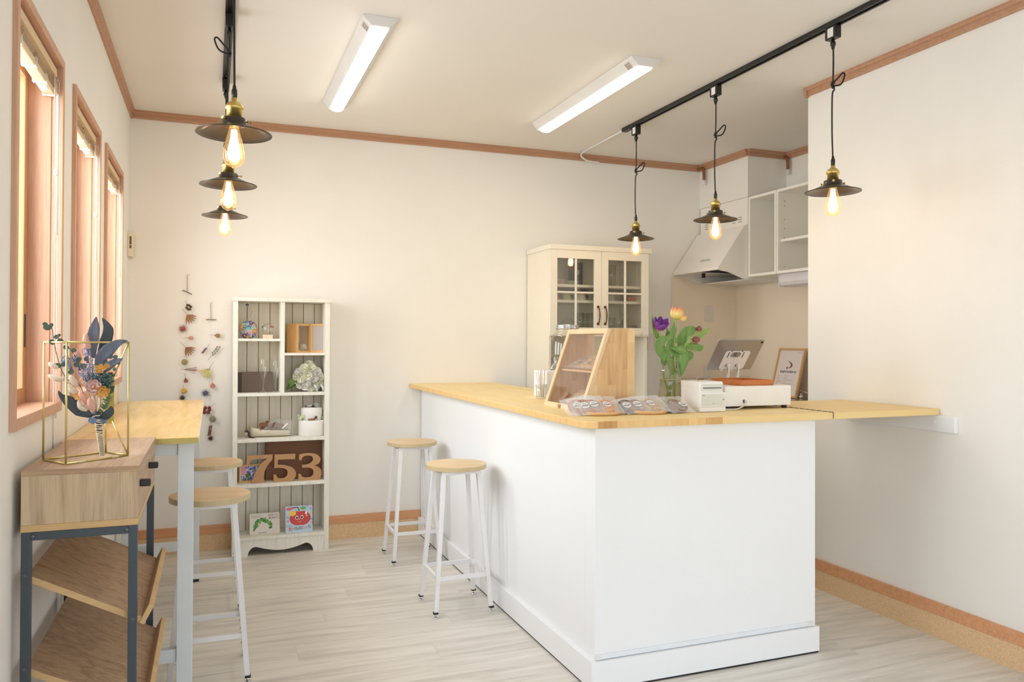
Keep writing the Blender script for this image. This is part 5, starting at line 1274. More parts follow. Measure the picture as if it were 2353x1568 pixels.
# vase with tulips
VC = Vector((1.853, 2.93, ZT+.0006))
va_ = thing('tulip_vase', 'clear cylindrical glass vase half filled with water, holding tulips', 'vase', VC)
vr = .049; hv = .193
build('glass_cylinder', MB().lathe([(0, .002), (vr, .002), (vr, hv), (vr-.0025, hv), (vr-.003, .012), (0, .012)], 40, VC), mGlass, va_)
build('water', MB().lathe([(0, .013), (vr-.0034, .013), (vr-.0034, .120), (0, .120)], 40, VC), mGlassW, va_)
build('waterline', MB().lathe([(vr-.0036, .1195), (vr-.0003, .1195), (vr-.0003, .1215), (vr-.0036, .1215)], 40, VC), plain('water_meniscus', (232, 222, 176), .2), va_)
def V(cu, cv, dy=0.):      # point on the plane of the bunch from a reading of the photograph, dy behind it
    return at(1480+cu/7.125, 700+cv/7.125, 'y', 2.93+dy)
mTS = plain('tulip_stem', (158, 186, 92), .45, noise_s=30, sub=.05); mTL = wood('tulip_leaf', [(104, 142, 68), (124, 160, 84), (142, 174, 98)], 'z', 4, .45, stretch=12, fine=.05, bmp=0); mTL2 = wood('tulip_leaf_light', [(140, 170, 84), (160, 188, 100)], 'z', 4, .45, stretch=12, fine=.05, bmp=0)
def vbase(dx, dy): return VC+Vector((dx, dy, .018))
def stem(name, pts, par, r=.0042): return build(name, MB().tube(spline(pts, 6), r, 8), mTS, par)
def tleaf(pts, ws, nrm, par, cup=.35, m=None, tw=0., wave=0.):
    p = spline(pts, 5); return build('leaf', MB().leaf(p, [w*1.22 for w in interp(ws, len(p))], nrm, cup, 0, 6, wave, tw), m or mTL, par, 0, .0008)
def petal_ramp(name, cols):
    """petal colour runs from base to tip along the petal (object z of the bloom)"""
    m, nt, bs = newmat(name); bs.inputs['Roughness'].default_value = .4; bs.inputs['Subsurface Weight'].default_value = .08
    tc = N(nt, 'ShaderNodeTexCoord'); sp = N(nt, 'ShaderNodeSeparateXYZ'); nt.links.new(tc.outputs['Generated'], sp.inputs[0])
    n = N(nt, 'ShaderNodeTexNoise', Scale=5., Detail=3.); mp = N(nt, 'ShaderNodeMapping'); mp.inputs['Scale'].default_value = (4, 4, .6)
    nt.links.new(tc.outputs['Generated'], mp.inputs[0]); nt.links.new(mp.outputs[0], n.inputs['Vector'])
    ad = N(nt, 'ShaderNodeMath', operation='MULTIPLY_ADD'); ad.inputs[1].default_value = .5; nt.links.new(n.outputs['Fac'], ad.inputs[0]); nt.links.new(sp.outputs[2], ad.inputs[2])
    sb = N(nt, 'ShaderNodeMath', operation='SUBTRACT'); sb.inputs[1].default_value = .25; nt.links.new(ad.outputs[0], sb.inputs[0])
    r = N(nt, 'ShaderNodeValToRGB'); cr_ = r.color_ramp; k = len(cols)
    cr_.elements[0].position = cols[0][0]; cr_.elements[0].color = S(*cols[0][1]); cr_.elements[1].position = cols[-1][0]; cr_.elements[1].color = S(*cols[-1][1])
    for p, c_ in cols[1:-1]: e = cr_.elements.new(p); e.color = S(*c_)
    nt.links.new(sb.outputs[0], r.inputs[0]); nt.links.new(r.outputs[0], bs.inputs['Base Color']); return m
mPur = petal_ramp('tulip_purple', [(.0, (240, 226, 190)), (.12, (190, 150, 190)), (.26, (118, 46, 138)), (.6, (128, 50, 146)), (1, (92, 58, 160))])
mYel = petal_ramp('tulip_yellow', [(.0, (236, 206, 110)), (.5, (248, 216, 130)), (.75, (246, 176, 110)), (1, (234, 110, 80))])
mMar = petal_ramp('tulip_maroon', [(.0, (176, 104, 96)), (.5, (146, 84, 80)), (1, (116, 70, 74))])
def tulip(name_bloom, base, axis, R, L, open_, mat, par, n=6, spin=0., close=.6):
    axis = Vector(axis).normalized(); a0 = axis.cross(Vector((0, 1, .1))).normalized(); b0 = axis.cross(a0)
    for k in range(n):
        a = 2*PI*k/n+spin; d = a0*cos(a)+b0*sin(a); rr = R*(1 if k % 2 else .9)
        pts = [base, base+d*rr*.62+axis*L*.10, base+d*rr*(.95+.1*open_)+axis*L*.38, base+d*rr*(.9+.5*open_)+axis*L*.72, base+d*rr*(close+.75*open_)+axis*L*(1 if k % 2 else .96)]
        p = spline(pts, 3); build(name_bloom, MB().leaf(p, interp([.003, rr*.50, rr*.66, rr*.56, rr*.16], len(p)), -d, .55, 0, 6), mat, par, 0, .0006)
# purple tulip, wide open towards the camera
tp = thing('tulip', 'wide open purple tulip leaning left in the glass vase', 'flower', V(240, 460), 'tulips in the vase')
stem('stem', [vbase(.018, .01), V(330, 1200, .0), V(322, 900), V(285, 620), V(262, 520), V(240, 440, .006)], tp)
tulip('petal', V(238, 424, .012), (-.02, -.60, .80), .0285, .054, .62, mPur, tp, 6, .3, .80)
mb = MB(); c = V(238, 392, -.012)
for k in range(6): a = k*1.05; mb.tube([c+Vector((0, 0, -.004)), c+Vector((.007*cos(a), -.006, .004+.004*sin(a)))], .0013, 5)
mb.ball(c+Vector((0, -.003, .002)), .004, 8); build('stamens', mb, colmat('stamen_yellow', (226, 196, 96)), tp)['kind'] = 'stuff'
tleaf([V(300, 640, .01), V(235, 560, .012), V(170, 460, .014), V(140, 300, .016), V(124, 118, .018)], [.006, .010, .011, .008, .0005], (.4, -1, 0), tp, .3, mTL2)
tleaf([V(340, 600, .02), V(360, 500, .02), V(372, 420, .022), V(352, 360, .022)], [.005, .008, .007, .001], (.6, -1, 0), tp, .3, mTL2)
tleaf([V(310, 960, .0), V(300, 850, -.012), V(245, 740, -.018), V(250, 640, -.02), V(330, 570, -.018), V(474, 545, -.012)], [.006, .014, .024, .022, .012, .001], (.1, -1, .2), tp, .35)
tleaf([V(322, 1000, -.006), V(330, 900, -.014), V(372, 800, -.016), V(400, 700, -.012), V(372, 630, -.01)], [.006, .012, .014, .010, .001], (-.5, -1, 0), tp, .3)
# yellow tulip
ty = thing('tulip', 'tallest tulip in the glass vase, yellow with orange tips', 'flower', V(500, 250), 'tulips in the vase')
stem('stem', [vbase(-.004, .0), V(430, 1150), V(470, 900, .01), V(490, 640, .012), V(505, 430, .012), V(513, 240, .012)], ty)
tulip('petal', V(524, 248, .012), (.12, -.08, 1), 0.0300, .054, .10, mYel, ty, 6, .5, .72)
tleaf([V(690, 190, .012), V(640, 225, .008), V(590, 240, .006)][::-1], [.006, .012, .003], (0, -1, .3), ty, .4, mYel)
stem('stem', [V(495, 310, .016), V(478, 270, .016), V(462, 235, .014)], ty, .0026)
tleaf([V(440, 700, .016), V(420, 600, .012), V(440, 480, .008), V(480, 390, .008), V(498, 300, .01)], [.006, .014, .017, .013, .001], (.3, -1, 0), ty, .35)
tleaf([V(500, 640, .018), V(470, 530, .012), V(400, 480, .006), V(384, 468, .0)], [.005, .011, .010, .003], (-.2, -1, .4), ty, .3)
tleaf([V(470, 1150, .004), V(440, 1000, -.01), V(425, 900, -.014), V(440, 855, -.012)], [.008, .012, .013, .003], (-.4, -1, 0), ty, .3, mTL2)
# two maroon tulips
t1 = thing('tulip', 'upper of the two small maroon tulips on the right of the vase', 'flower', V(915, 460), 'tulips in the vase')
stem('stem', [vbase(-.024, .006), V(480, 1250, .012), V(560, 1000, .016), V(700, 720, .02), V(820, 560, .02), V(868, 450, .02)], t1)
tulip('petal', V(880, 440, .02), (.35, -.1, .9), .0125, .026, -.25, mMar, t1, 6, .2, .5); build('bud_heart', MB().ball(V(915, 400, .020), .0100, 12, 0, (1, 1, .9)), mMar, t1)
tleaf([V(590, 720, .03), V(590, 600, .03), V(680, 480, .028), V(780, 420, .028), V(858, 396, .03)], [.004, .020, .024, .016, .002], (0, -1, .1), t1, .3)
tleaf([V(840, 560, .028), V(900, 510, .026), V(990, 450, .026), V(1078, 384, .028)], [.006, .011, .010, .0005], (.1, -1, .3), t1, .3, mTL2)
t2 = thing('tulip', 'lower of the two small maroon tulips, over a broad drooping leaf', 'flower', V(840, 600), 'tulips in the vase')
stem('stem', [vbase(-.034, -.012), V(430, 1300, -.01), V(540, 1050, -.012), V(620, 800, -.012), V(700, 620, -.012), V(745, 540, -.016), V(790, 560, -.02)], t2)
tulip('petal', V(788, 572, -.018), (.9, -.35, -.05), .0165, .034, -.22, mMar, t2, 6, .2, .55); build('bud_heart', MB().ball(V(845, 582, -.024), .0140, 12, 0, (1, 1, 1)), mMar, t2)
tleaf([V(690, 640, -.014), V(720, 580, -.018), V(740, 540, -.018), V(770, 525, -.02)], [.003, .008, .007, .002], (0, -1, .2), t2, .3, mTL2)
tleaf([V(560, 695, .0), V(680, 690, -.014), V(790, 705, -.026), V(900, 710, -.030), V(970, 685, -.030)], [.003, .012, .018, .017, .001], (0, -.8, .6), t2, .2)
tleaf([V(520, 960, .01), V(640, 890, .012), V(740, 820, .012), V(775, 770, .012)], [.006, .020, .018, .004], (.1, -1, .2), t2, .3)
tleaf([V(420, 720, -.012), V(520, 770, -.028), V(600, 830, -.034), V(600, 960, -.034), V(590, 1080, -.030), V(582, 1215, -.024)], [.006, .022, .030, .026, .016, .0005], (.1, -1, .1), t2, .25, None, .15)
tleaf([V(700, 740, -.02), V(640, 760, -.032), V(560, 760, -.034), V(440, 712, -.030)], [.006, .012, .012, .002], (0, -1, .8), t2, .15)
stem('stem', [vbase(.012, -.02), V(500, 1200, -.01), V(530, 1020, -.012), V(560, 900, -.016)], t2, .0042)

# receipt printer
pr = thing('receipt_printer', 'boxy white receipt printer between the tulips and the cash drawer', 'printer', (1.887, 2.76, ZT))
x0, x1, y0, y1, z0, z1 = 1.826, 1.946, 2.665, 2.80, ZT+.0006, 1.103
mb = MB(); mb.prism([(y0+.002, z0+.004), (y1, z0+.004), (y1, z1-.004), (y1-.004, z1), (y0+.006, z1), (y0+.002, z1-.006)], (x0+.001, 0, 0), (0, 1, 0), (0, 0, 1), (x1-x0-.010, 0, 0))
build('body', mb, mIvory, pr, .0015)
bx('side_cover', (x0, y0+.001, z0), (x0+.0022, y1+.001, z0+.098), mIvory, pr, .0008); bx('lid_side', (x0+.0002, y0+.004, z0+.0995), (x0+.0021, y1+.001, z1-.0005), mIvory, pr, .0005)
bx('front_cover', (x0, y0-.004, z0+.020), (x1, y0+.0015, z0+.0775), mIvory, pr, .0012)
bx('control_panel', (x0+.003, y0-.0052, z0+.025), (x1-.004, y0-.0042, z0+.0715), mPanelG, pr, .0003)
bx('base_skirt', (x0, y0-.0035, z0+.001), (x1, y0+.0015, z0+.0192), mIvory, pr, .0012)
bx('lid_front', (x0+.008, y0-.002, z0+.086), (x1-.012, y0+.0015, z1-.010), mPanelG, pr, .0015)
bx('paper_slot', (x0+.013, y0-.0028, z0+.0945), (x1-.020, y0-.0019, z0+.0975), mInk, pr, 0)
bx('release_lever', (x1-.0085, y0+.01, z0+.080), (x1-.0005, y0+.03, z1-.008), plain('lever_grey', (168, 170, 168), .4), pr, .002)
mb = MB()
for (x, z, r_) in ((x1-.012, z0+.064, .0045), (x1-.012, z0+.033, .0045)): mb.cyl((x, y0-.0053, z), (x, y0-.0068, z), r_, 14)
build('button', mb, mIvory, pr)['kind'] = 'stuff'
mb = MB()
for (x, z, w_) in ((x0+.010, z0+.066, .0012), (x0+.0135, z0+.066, .0012), (x0+.017, z0+.066, .0016), (x0+.060, z0+.034, .0016), (x1-.012, z0+.048, .004), (x1-.012, z0+.064, .0008)): mb.box((x-w_, y0-.0071, z-.0009), (x+w_, y0-.0051, z+.0009))
build('marking', mb, plain('marking_grey', (96, 96, 96), .5), pr)['kind'] = 'stuff'
bx('orange_mark', (x1-.0130, y0-.0072, z0+.0322), (x1-.0110, y0-.0069, z0+.0338), colmat('mark_orange', (236, 140, 60)), pr, 0)
cb = thing('card_holder', 'cream box standing behind the vase, left of the receipt printer', 'box', (1.93, 2.96, ZT))
bx('box_body', (1.915, 2.93, ZT+.0006), (1.985, 3.0, 1.088), plain('cream_card', (240, 226, 190), .6), cb, .001)

# cash drawer, leather tray, tablet stand and tablet
cd = thing('cash_drawer', 'flat white cash drawer on black feet at the right of the counter', 'cash drawer', (2.155, 2.89, ZT))
dx0, dx1, dy0, dy1, dz0, dz1 = 1.988, 2.326, 2.722, 3.045, .9945, 1.079
bx('drawer_case', (dx0, dy0, dz0), (dx1, dy1, dz1), mIvory, cd, .003)
for x in (dx0+.03, dx1-.022):
    for y_ in (dy0+.018, dy1-.03): build('foot', MB().cyl((x, y_, ZT+.0006), (x, y_, dz0), .010, 14, 0, .012), mRub, cd)
build('cable_hole', MB().cyl((2.082, dy0-.0006, 1.016), (2.082, dy0+.002, 1.016), .0065, 16), mInk, cd)
bx('slit', (2.0812, dy0-.0006, dz0+.0005), (2.0828, dy0+.001, 1.010), mGreyM, cd, 0)
build('cable', MB().tube(spline([(2.082, dy0+.002, 1.016), (2.086, dy0-.012, 1.014), (2.072, dy0-.022, 1.004), (2.04, dy0-.026, .990), (2.015, dy0-.022, .9855), (1.985, dy0-.004, .9855), (1.962, 2.745, .986)], 6), .0028, 8), plain('cable_white', (232, 230, 222), .5), cd)
lt = thing('leather_tray', 'shallow tan leather tray on top of the cash drawer', 'tray', (2.15, 2.85, dz1))
lx0, lx1, ly0, ly1 = 2.075, 2.245, 2.735, 2.94; th = .004; hz = .024
bx('bottom_panel', (lx0, ly0, dz1+.0004), (lx1, ly1, dz1+.004), mLeather, lt, .0008)
for nm, a, b in (('side_wall', (lx0, ly0, dz1+.0042), (lx1, ly0+th, dz1+hz)), ('side_wall', (lx0, ly1-th, dz1+.0042), (lx1, ly1, dz1+hz)), ('side_wall', (lx0, ly0+th+.0002, dz1+.0042), (lx0+th, ly1-th-.0002, dz1+hz)), ('side_wall', (lx1-th, ly0+th+.0002, dz1+.0042), (lx1, ly1-th-.0002, dz1+hz))):
    bx(nm, a, b, mLeather, lt, .0008)
ts = thing('tablet_stand', 'pearl white folding tablet stand with two arms, standing behind the leather tray', 'stand', (2.22, 2.95, dz1+.004))
TB = Vector((2.1058, 3.030, 1.135)); TU = Vector((1, 0, 0)); TV = Vector((0, -.105, .1375)).normalized(); TN = TU.cross(TV)   # towards the camera side (back of tablet)
def tb_(x, y, d=0.): return TB+TU*x+TV*y+TN*d
TW, THH = .248, .1735
tbl = thing('tablet', 'silver tablet seen from behind, tilted on its stand above the cash drawer', 'tablet', TB+TU*TW/2)
build('back_shell', MB().prism(rrect(0, 0, TW, THH, .010), tb_(0, 0, -.0065), TU, TV, TN*.0065), mSilver, tbl, .0016)
build('screen', MB().prism(rrect(.004, .004, TW-.004, THH-.004, .008), tb_(0, 0, -.0075), TU, TV, TN*.0009), plain('screen_black', (18, 18, 20), .1), tbl)
cmr = build('camera_lens', MB().prism(ngon(16, .0042), tb_(TW-.012, THH-.013, 0), TU, TV, TN*.0014), mInk, tbl)
build('lens_ring', MB().prism(ngon(16, .0058), tb_(TW-.012, THH-.013, -.0002), TU, TV, TN*.0008), plain('lens_ring', (120, 118, 116), .3, metal=1), tbl)
lg_ = ngon(22, 1); apl = [(x*(.0105-.0012*y), y*.0108) for x, y in lg_]
build('fruit_logo', MB().prism([(x-(.0035 if (x > .006 and abs(y) < .005) else 0), y) for x, y in apl], tb_(TW/2-.002, THH*.52, .0002), TU, TV, TN*.0003).prism([(x*.0018+.002, y*.004+.0145) for x, y in lg_], tb_(TW/2-.002, THH*.52, .0002), TU, TV, TN*.0003), plain('logo_grey', (120, 120, 120), .3, metal=.6), tbl)
# stand plate with an oval window and two slots: outline with holes built as strips
px0, px1, py0, py1 = .062, .198, .006, .112; cxp, cyp = TW/2-.002, THH*.52
outer = rrect(px0, py0, px1, py1, .014, 6)
def ringplate(name, outer, hole, d0, d1, mat, par):
    n = 64; 
    def ray(poly, c, a):
        dx, dy = cos(a), sin(a); best = None
        for i in range(len(poly)):
            (ax, ay), (bx2, by2) = poly[i], poly[(i+1) % len(poly)]; ex, ey = bx2-ax, by2-ay; den = dx*ey-dy*ex
            if abs(den) < 1e-12: continue
            t = ((ax-c[0])*ey-(ay-c[1])*ex)/den; s2 = ((ax-c[0])*dy-(ay-c[1])*dx)/den
            if t > 0 and -1e-6 <= s2 <= 1+1e-6 and (best is None or t > best): best = t
        return (c[0]+dx*best, c[1]+dy*best)
    c = (cxp, cyp); O = [ray(outer, c, 2*PI*i/n) for i in range(n)]; I = [ray(hole, c, 2*PI*i/n) for i in range(n)]
    vs = [tb_(x, y, d) for d in (d0, d1) for ring in (O, I) for x, y in ring]; fs = []
    for i in range(n):
        j = (i+1) % n; fs += [(i, j, n+j, n+i), (2*n+i, 3*n+i, 3*n+j, 2*n+j), (i, 2*n+i, 2*n+j, j), (n+i, n+j, 3*n+j, 3*n+i)]
    return build(name, MB().add(vs, fs), mat, par, .0004)
ringplate('holder_plate', outer, rrect(cxp-.027, cyp-.016, cxp+.027, cyp+.016, .015, 6), .0006, .0032, mStand, ts)
mb = MB()
for sx2 in (-1, 1):
    mb.prism(rrect(-.0028, -.016, .0028, .016, .0027), tb_(cxp+sx2*.040, cyp, .0033), TU, TV, TN*.0003)
    mb.prism(ngon(12, .0036), tb_(cxp+sx2*.029, cyp+.021, .0033), TU, TV, TN*.0003)
build('plate_slot', mb, plain('slot_grey', (92, 88, 86), .5), ts)['kind'] = 'stuff'
for xx_ in (.105, .158):
    h0 = tb_(xx_, .030, .004)
    build('hinge_cup', MB().prism(ngon(18, .0095), tb_(xx_-.004, .030, .0033), TU, TV, TN*.0006), mSteel, ts)
    f0 = Vector((h0.x+.006, h0.y+.006, dz1+.010))
    ar = build('arm', MB().bar(h0+Vector((0, -.006, 0)), f0, .010, .009).cyl(h0+Vector((-.008, -.005, 0)), h0+Vector((.008, -.005, 0)), .0065, 12).cyl(f0+Vector((-.008, 0, 0)), f0+Vector((.008, 0, 0)), .006, 12), mStand, ts, .0008)
    build('arm_slot', MB().bar(h0+Vector((-.0052, -.008, -.012)), f0+Vector((-.0052, 0, .018)), .0012, .0028), mInk, ar)
bx('base_plate', (2.195, 2.965, dz1+.0004), (2.285, 3.015, dz1+.008), mStand, ts, .001)
mb = MB()
for xx_ in (.085, .140): mb.prism([(-.005, -.004), (.005, -.004), (.005, .006), (-.005, .006)], tb_(xx_, 0, -.009), TU, TV, TN*.012)
build('support_lip', mb, mStand, ts)

# drinks jar, its stand, straws
js = thing('jar_stand', 'white box-shaped stand under the glass drinks jar, behind the case', 'stand', (1.62, 3.60, ZT))
bx('stand_body', (1.548, 3.56, ZT+.0006), (1.720, 3.73, 1.114), plain('stand_white', (250, 250, 250), .4), js, .003)
ja = thing('drinks_jar', 'glass drinks jar with a metal screw lid and tap behind the wooden case', 'jar', (1.69, 3.65, 1.115))
jc = (1.6955, 3.65, 1.1148)
mJar = glass('jar_glass', (.96, .96, .92), .2)
build('jar_body', MB().lathe([(0, .001), (.070, .001), (.082, .012), (.086, .05), (.087, .12), (.083, .155), (.068, .185), (.054, .198), (.054, .207)], 36, jc), mJar, ja)
build('lid', MB().lathe([(.0, .209), (.058, .209), (.061, .211), (.061, .219), (.058, .221), (.060, .224), (.060, .230), (.056, .233), (0, .233)], 36, jc), mChrome, ja)
tp_ = Vector((1.613, 3.60, 1.150))
build('tap', MB().cyl((1.628, 3.612, 1.150), tp_, .006, 10).cyl(tp_+Vector((0, 0, -.006)), tp_+Vector((0, 0, .020)), .0085, 12).tube(spline([tp_, tp_+Vector((-.016, -.008, -.004)), tp_+Vector((-.026, -.013, -.016)), tp_+Vector((-.027, -.014, -.026))], 4), .0052, 8), mChrome, ja)
bx('tap_lever', tuple(tp_+Vector((-.009, -.005, .020))), tuple(tp_+Vector((.009, .005, .034))), mChrome, ja, .002)
sg = thing('straw_cup', 'small clear cup on the worktop holding paper straws', 'cup', (1.512, 3.55, ZT))
build('cup_body', MB().lathe([(0, .001), (.024, .001), (.029, .070), (.0275, .070), (.0225, .004), (0, .004)], 24, (1.512, 3.55, ZT+.0004)), mGlass, sg)
mStraw = plain('straw_white', (250, 244, 242), .6); mPinkD = colmat('straw_pink', (236, 140, 150))
s0 = None
for k in range(9):
    a = k*.7; bpt = Vector((1.512+.012*cos(a), 3.55+.012*sin(a), ZT+.006)); d = Vector((-.016+.030*((k*3) % 9)/9, .006*sin(a), .125+.006*(k % 3)))
    r = thing('paper_straw', 'white paper straw with pink dots standing in the small cup', 'straw', bpt, 'paper straws in the cup')
    build('tube', MB().tube([bpt, bpt+d], .0033, 8, 0, False), mStraw, r)
    mb = MB(); dn = d.normalized(); sx3 = dn.cross(Vector((0, 1, 0))).normalized(); sy3 = dn.cross(sx3)
    for q in range(16):
        for w2 in range(3):
            th2 = w2*2.09+q*1.0; mb.ball(bpt+d*((q+.5)/16)+(sx3*cos(th2)+sy3*sin(th2))*.0031, .0009, 4)
    build('dots', mb, mPinkD, r)['kind'] = 'stuff'

# ------------------------------------------------------------------ inside the hutch
Hf = 'crockery behind the hutch glass'
def hx(u, v, Y=4.80): return at(u, v, 'y', Y).x
def plates(u, z, r, n, cc_, lab):
    x = hx(u, 650)
    for k in range(n):
        o = build('plate', MB().lathe([(0, 0), (r*.55, 0), (r*.95, .010), (r, .012), (r*.96, .0135), (r*.55, .004), (0, .004)], 32, (x, 4.86, z+.0005+k*.0085)), colmat('plate_%d_%d' % (u, k), cc_, .35, 0, .02))
        tag(o, lab if n == 1 else lab % ('bottom', 'second', 'third', 'top', 'topmost')[min(k, 4)], 'plate', 'plates stacked behind the hutch glass')
plates(1288, SZ1, .062, 4, (240, 214, 198), 'pale pink plate on the top shelf of the hutch, %s of its stack')
plates(1316, SZ1, .068, 3, (214, 222, 186), 'pale green plate in the hutch beside the navy box, %s of its stack')
x = hx(1338, 650)
nb = thing('navy_box', 'navy paper box with a round silver mark on the top hutch shelf', 'box', (x, 4.9, SZ1)); bx('box_body', (x-.040, 4.875, SZ1+.0005), (x+.040, 4.94, SZ1+.165), plain('navy_card', (58, 62, 92), .6), nb, .001)
build('round_mark', MB().prism(ngon(24, .019), (x-.004, 4.8745, SZ1+.098), (1, 0, 0), (0, 0, 1), (0, -.0005, 0)), plain('silver_mark', (186, 190, 200), .4), nb)
mb = MB()
for k in range(3): mb.box((x-.015, 4.8738, SZ1+.090+k*.007), (x+.007, 4.8742, SZ1+.0925+k*.007))
build('mark_lines', mb, plain('mark_lines', (92, 96, 120), .5), nb)['kind'] = 'stuff'
def cup(u, z, cc_, lab, hd_=1, r=.038, h=.062):
    x = hx(u, 670); rt = thing('teacup', lab, 'cup', (x, 4.82, z), 'upturned cups on the middle hutch shelf')
    m = colmat('cup_%d' % u, cc_, .3, 0, .03)
    build('bowl', MB().lathe([(r, .0005), (r*.98, .004), (r*.93, .02), (r*.72, h*.8), (r*.58, h), (r*.50, h), (r*.48, h-.004), (0, h-.004)], 28, (x, 4.82, z)), m, rt)
    s3 = hd_; build('handle', MB().tube(spline([(x+s3*r*.86, 4.815, z+h*.72), (x+s3*r*1.35, 4.81, z+h*.74), (x+s3*r*1.75, 4.81, z+h*.5), (x+s3*r*1.5, 4.81, z+h*.22), (x+s3*r*.95, 4.815, z+h*.2)], 5), .0036, 8), m, rt)
cup(1276, SZ2, (236, 168, 168), 'pink cup on the middle hutch shelf, cut off by the left door frame')
cup(1303, SZ2, (196, 204, 150), 'olive green upturned cup on the middle hutch shelf'); cup(1338, SZ2, (238, 222, 196), 'beige speckled upturned cup with a white handle in the hutch')
cup(1406, SZ2, (206, 196, 190), 'grey upturned cup in the right half of the hutch')
x = hx(1362, 680); bb2 = thing('navy_tin', 'dark blue tin behind the beige cup in the hutch', 'tin', (x, 4.93, SZ2)); build('tin_body', MB().cyl((x, 4.93, SZ2+.0005), (x, 4.93, SZ2+.07), .028, 24), plain('navy_tin_paint', (52, 58, 88), .4), bb2)
build('tin_lid', MB().cyl((x, 4.93, SZ2+.0702), (x, 4.93, SZ2+.082), .0285, 24), plain('navy_tin_lid', (44, 48, 74), .4), bb2)
x = hx(1453, 685)
for k in range(4):
    o = bx('coaster', (x-.040, 4.79, SZ2+.0005+k*.0082), (x+.030, 4.87, SZ2+.008+k*.0082), plain('coaster_wood%d' % k, (222, 164-6*k, 116), .6), None, .001)
    tag(o, 'light wood coaster on the middle hutch shelf, %s of the stack' % ('lowest', 'second from below', 'third from below', 'uppermost')[k], 'coaster', 'wood coasters in the hutch')
zg = 1.3302
def tumbler(u, Y, z, r, h, lab, g='glass tumblers in the hutch', taper=.86):
    x = hx(u, 730, Y); o = build('tumbler', MB().lathe([(0, .001), (r*taper, .001), (r, h), (r-.0015, h), (r*taper-.002, .006), (0, .006)], 24, (x, Y, z)), mGlass); tag(o, lab, 'glass', g); return o
for k, (u, Y) in enumerate(((1333, 4.75), (1345, 4.82), (1356, 4.75), (1362, 4.84), (1340, 4.90))): tumbler(u, Y, zg, .027, .125, 'tall clear tumbler in the group at the bottom of the left hutch door')
tumbler(1404, 4.74, zg, .030, .095, 'clear tumbler alone behind the right hutch door, by the handle'); tumbler(1404, 4.80, SZ1+.0005, .034, .150, 'tall stack of clear cups on the top shelf behind the right hutch door', 'clear cups in the hutch')
tumbler(1397, 4.90, SZ1+.0005, .030, .130, 'shorter clear cup behind the tall cup stack in the hutch', 'clear cups in the hutch')
x = hx(1305, 740, 4.76); tpot = thing('glass_teapot', 'round clear glass teapot at the bottom left of the hutch', 'teapot', (x, 4.76, zg))
build('pot_body', MB().lathe([(0, .001), (.036, .001), (.050, .02), (.053, .04), (.045, .064), (.026, .078), (.020, .080)], 28, (x, 4.76, zg)), mGlass, tpot)
build('pot_lid', MB().lathe([(.022, .0805), (.020, .088), (.006, .094), (.006, .102), (0, .103)], 20, (x, 4.76, zg)), mGlass, tpot)
x = hx(1436, 740, 4.76); ml = thing('steel_pitcher', 'small steel milk pitcher at the bottom right of the hutch', 'pitcher', (x, 4.76, zg))
build('pitcher_body', MB().lathe([(0, .001), (.024, .001), (.027, .02), (.024, .055), (.025, .082), (.0235, .082), (.022, .055), (0, .01)], 28, (x, 4.76, zg)), mChrome, ml)
build('pitcher_handle', MB().tube(spline([(x-.024, 4.758, zg+.074), (x-.042, 4.755, zg+.078), (x-.046, 4.755, zg+.05), (x-.026, 4.757, zg+.022)], 5), .003, 8), mChrome, ml)
x = hx(1455, 745, 4.76); gcp = thing('glass_cup', 'low glass cup with a handle beside the steel pitcher', 'cup', (x, 4.78, zg))
build('cup_bowl', MB().lathe([(0, .001), (.022, .001), (.034, .02), (.038, .045), (.0365, .045), (.032, .02), (0, .006)], 24, (x, 4.78, zg)), mGlass, gcp); build('cup_handle', MB().tube(spline([(x-.034, 4.78, zg+.040), (x-.050, 4.776, zg+.05), (x-.052, 4.776, zg+.03), (x-.032, 4.78, zg+.014)], 4), .0025, 6), mGlass, gcp)
x = hx(1468, 750, 4.74); rbx_ = thing('red_box', 'flat dark red box at the bottom right corner of the hutch', 'box', (x, 4.74, zg)); bx('red_body', (x-.034, 4.715, zg+.0003), (x+.022, 4.775, zg+.012), colmat('box_red', (160, 84, 72)), rbx_, .001); bx('red_lid', (x-.035, 4.714, zg+.0122), (x+.023, 4.776, zg+.020), colmat('box_red_lid', (150, 76, 66)), rbx_, .001)
na = thing('dark_upright', 'slim black appliance in the open niche of the hutch, behind the jar', 'appliance', (2.10, 4.85, .88))
bx('appliance_body', (2.0585, 4.70, .8805), (2.082, 4.98, 1.16), plain('upright_black', (34, 32, 30), .4), na, .004); bx('appliance_top', (2.0587, 4.705, 1.1603), (2.080, 4.975, 1.27), plain('upright_olive', (96, 86, 70), .5), na, .004)  # narrow dark block at the niche's left edge, black below, olive above

# ------------------------------------------------------------------ kitchen bits
mWire = plain('white_wire', (238, 228, 214), .4)
dr = thing('dish_rack', 'white wire dish rack on the steel worktop behind the tablet', 'dish rack', (3.42, 4.62, .886))
rx0, rx1, ry0, ry1, rz0, rz1 = 3.225, 3.68, 4.75, 4.99, .8865, 1.0
mb = MB()
for z in (rz0+.004, rz1-.012): mb.tube([(rx0, ry0, z), (rx1, ry0, z), (rx1, ry1, z), (rx0, ry1, z), (rx0, ry0, z)], .0022, 6)
build('rim_wire', mb, mWire, dr)['kind'] = 'stuff'
mb = MB()
for k in range(13):
    x = rx0+(rx1-rx0)*k/12; mb.tube([(x, ry0, rz1-.012), (x, ry0, rz0+.004), (x, ry1, rz0+.004), (x, ry1, rz1-.012)], .0014, 5)
for k in range(1, 12):
    y_ = ry0+(ry1-ry0)*k/12; mb.tube([(rx0, y_, rz1-.012), (rx0, y_, rz0+.004)], .0014, 5).tube([(rx1, y_, rz1-.012), (rx1, y_, rz0+.004)], .0014, 5)
build('grid_wire', mb, mWire, dr)['kind'] = 'stuff'
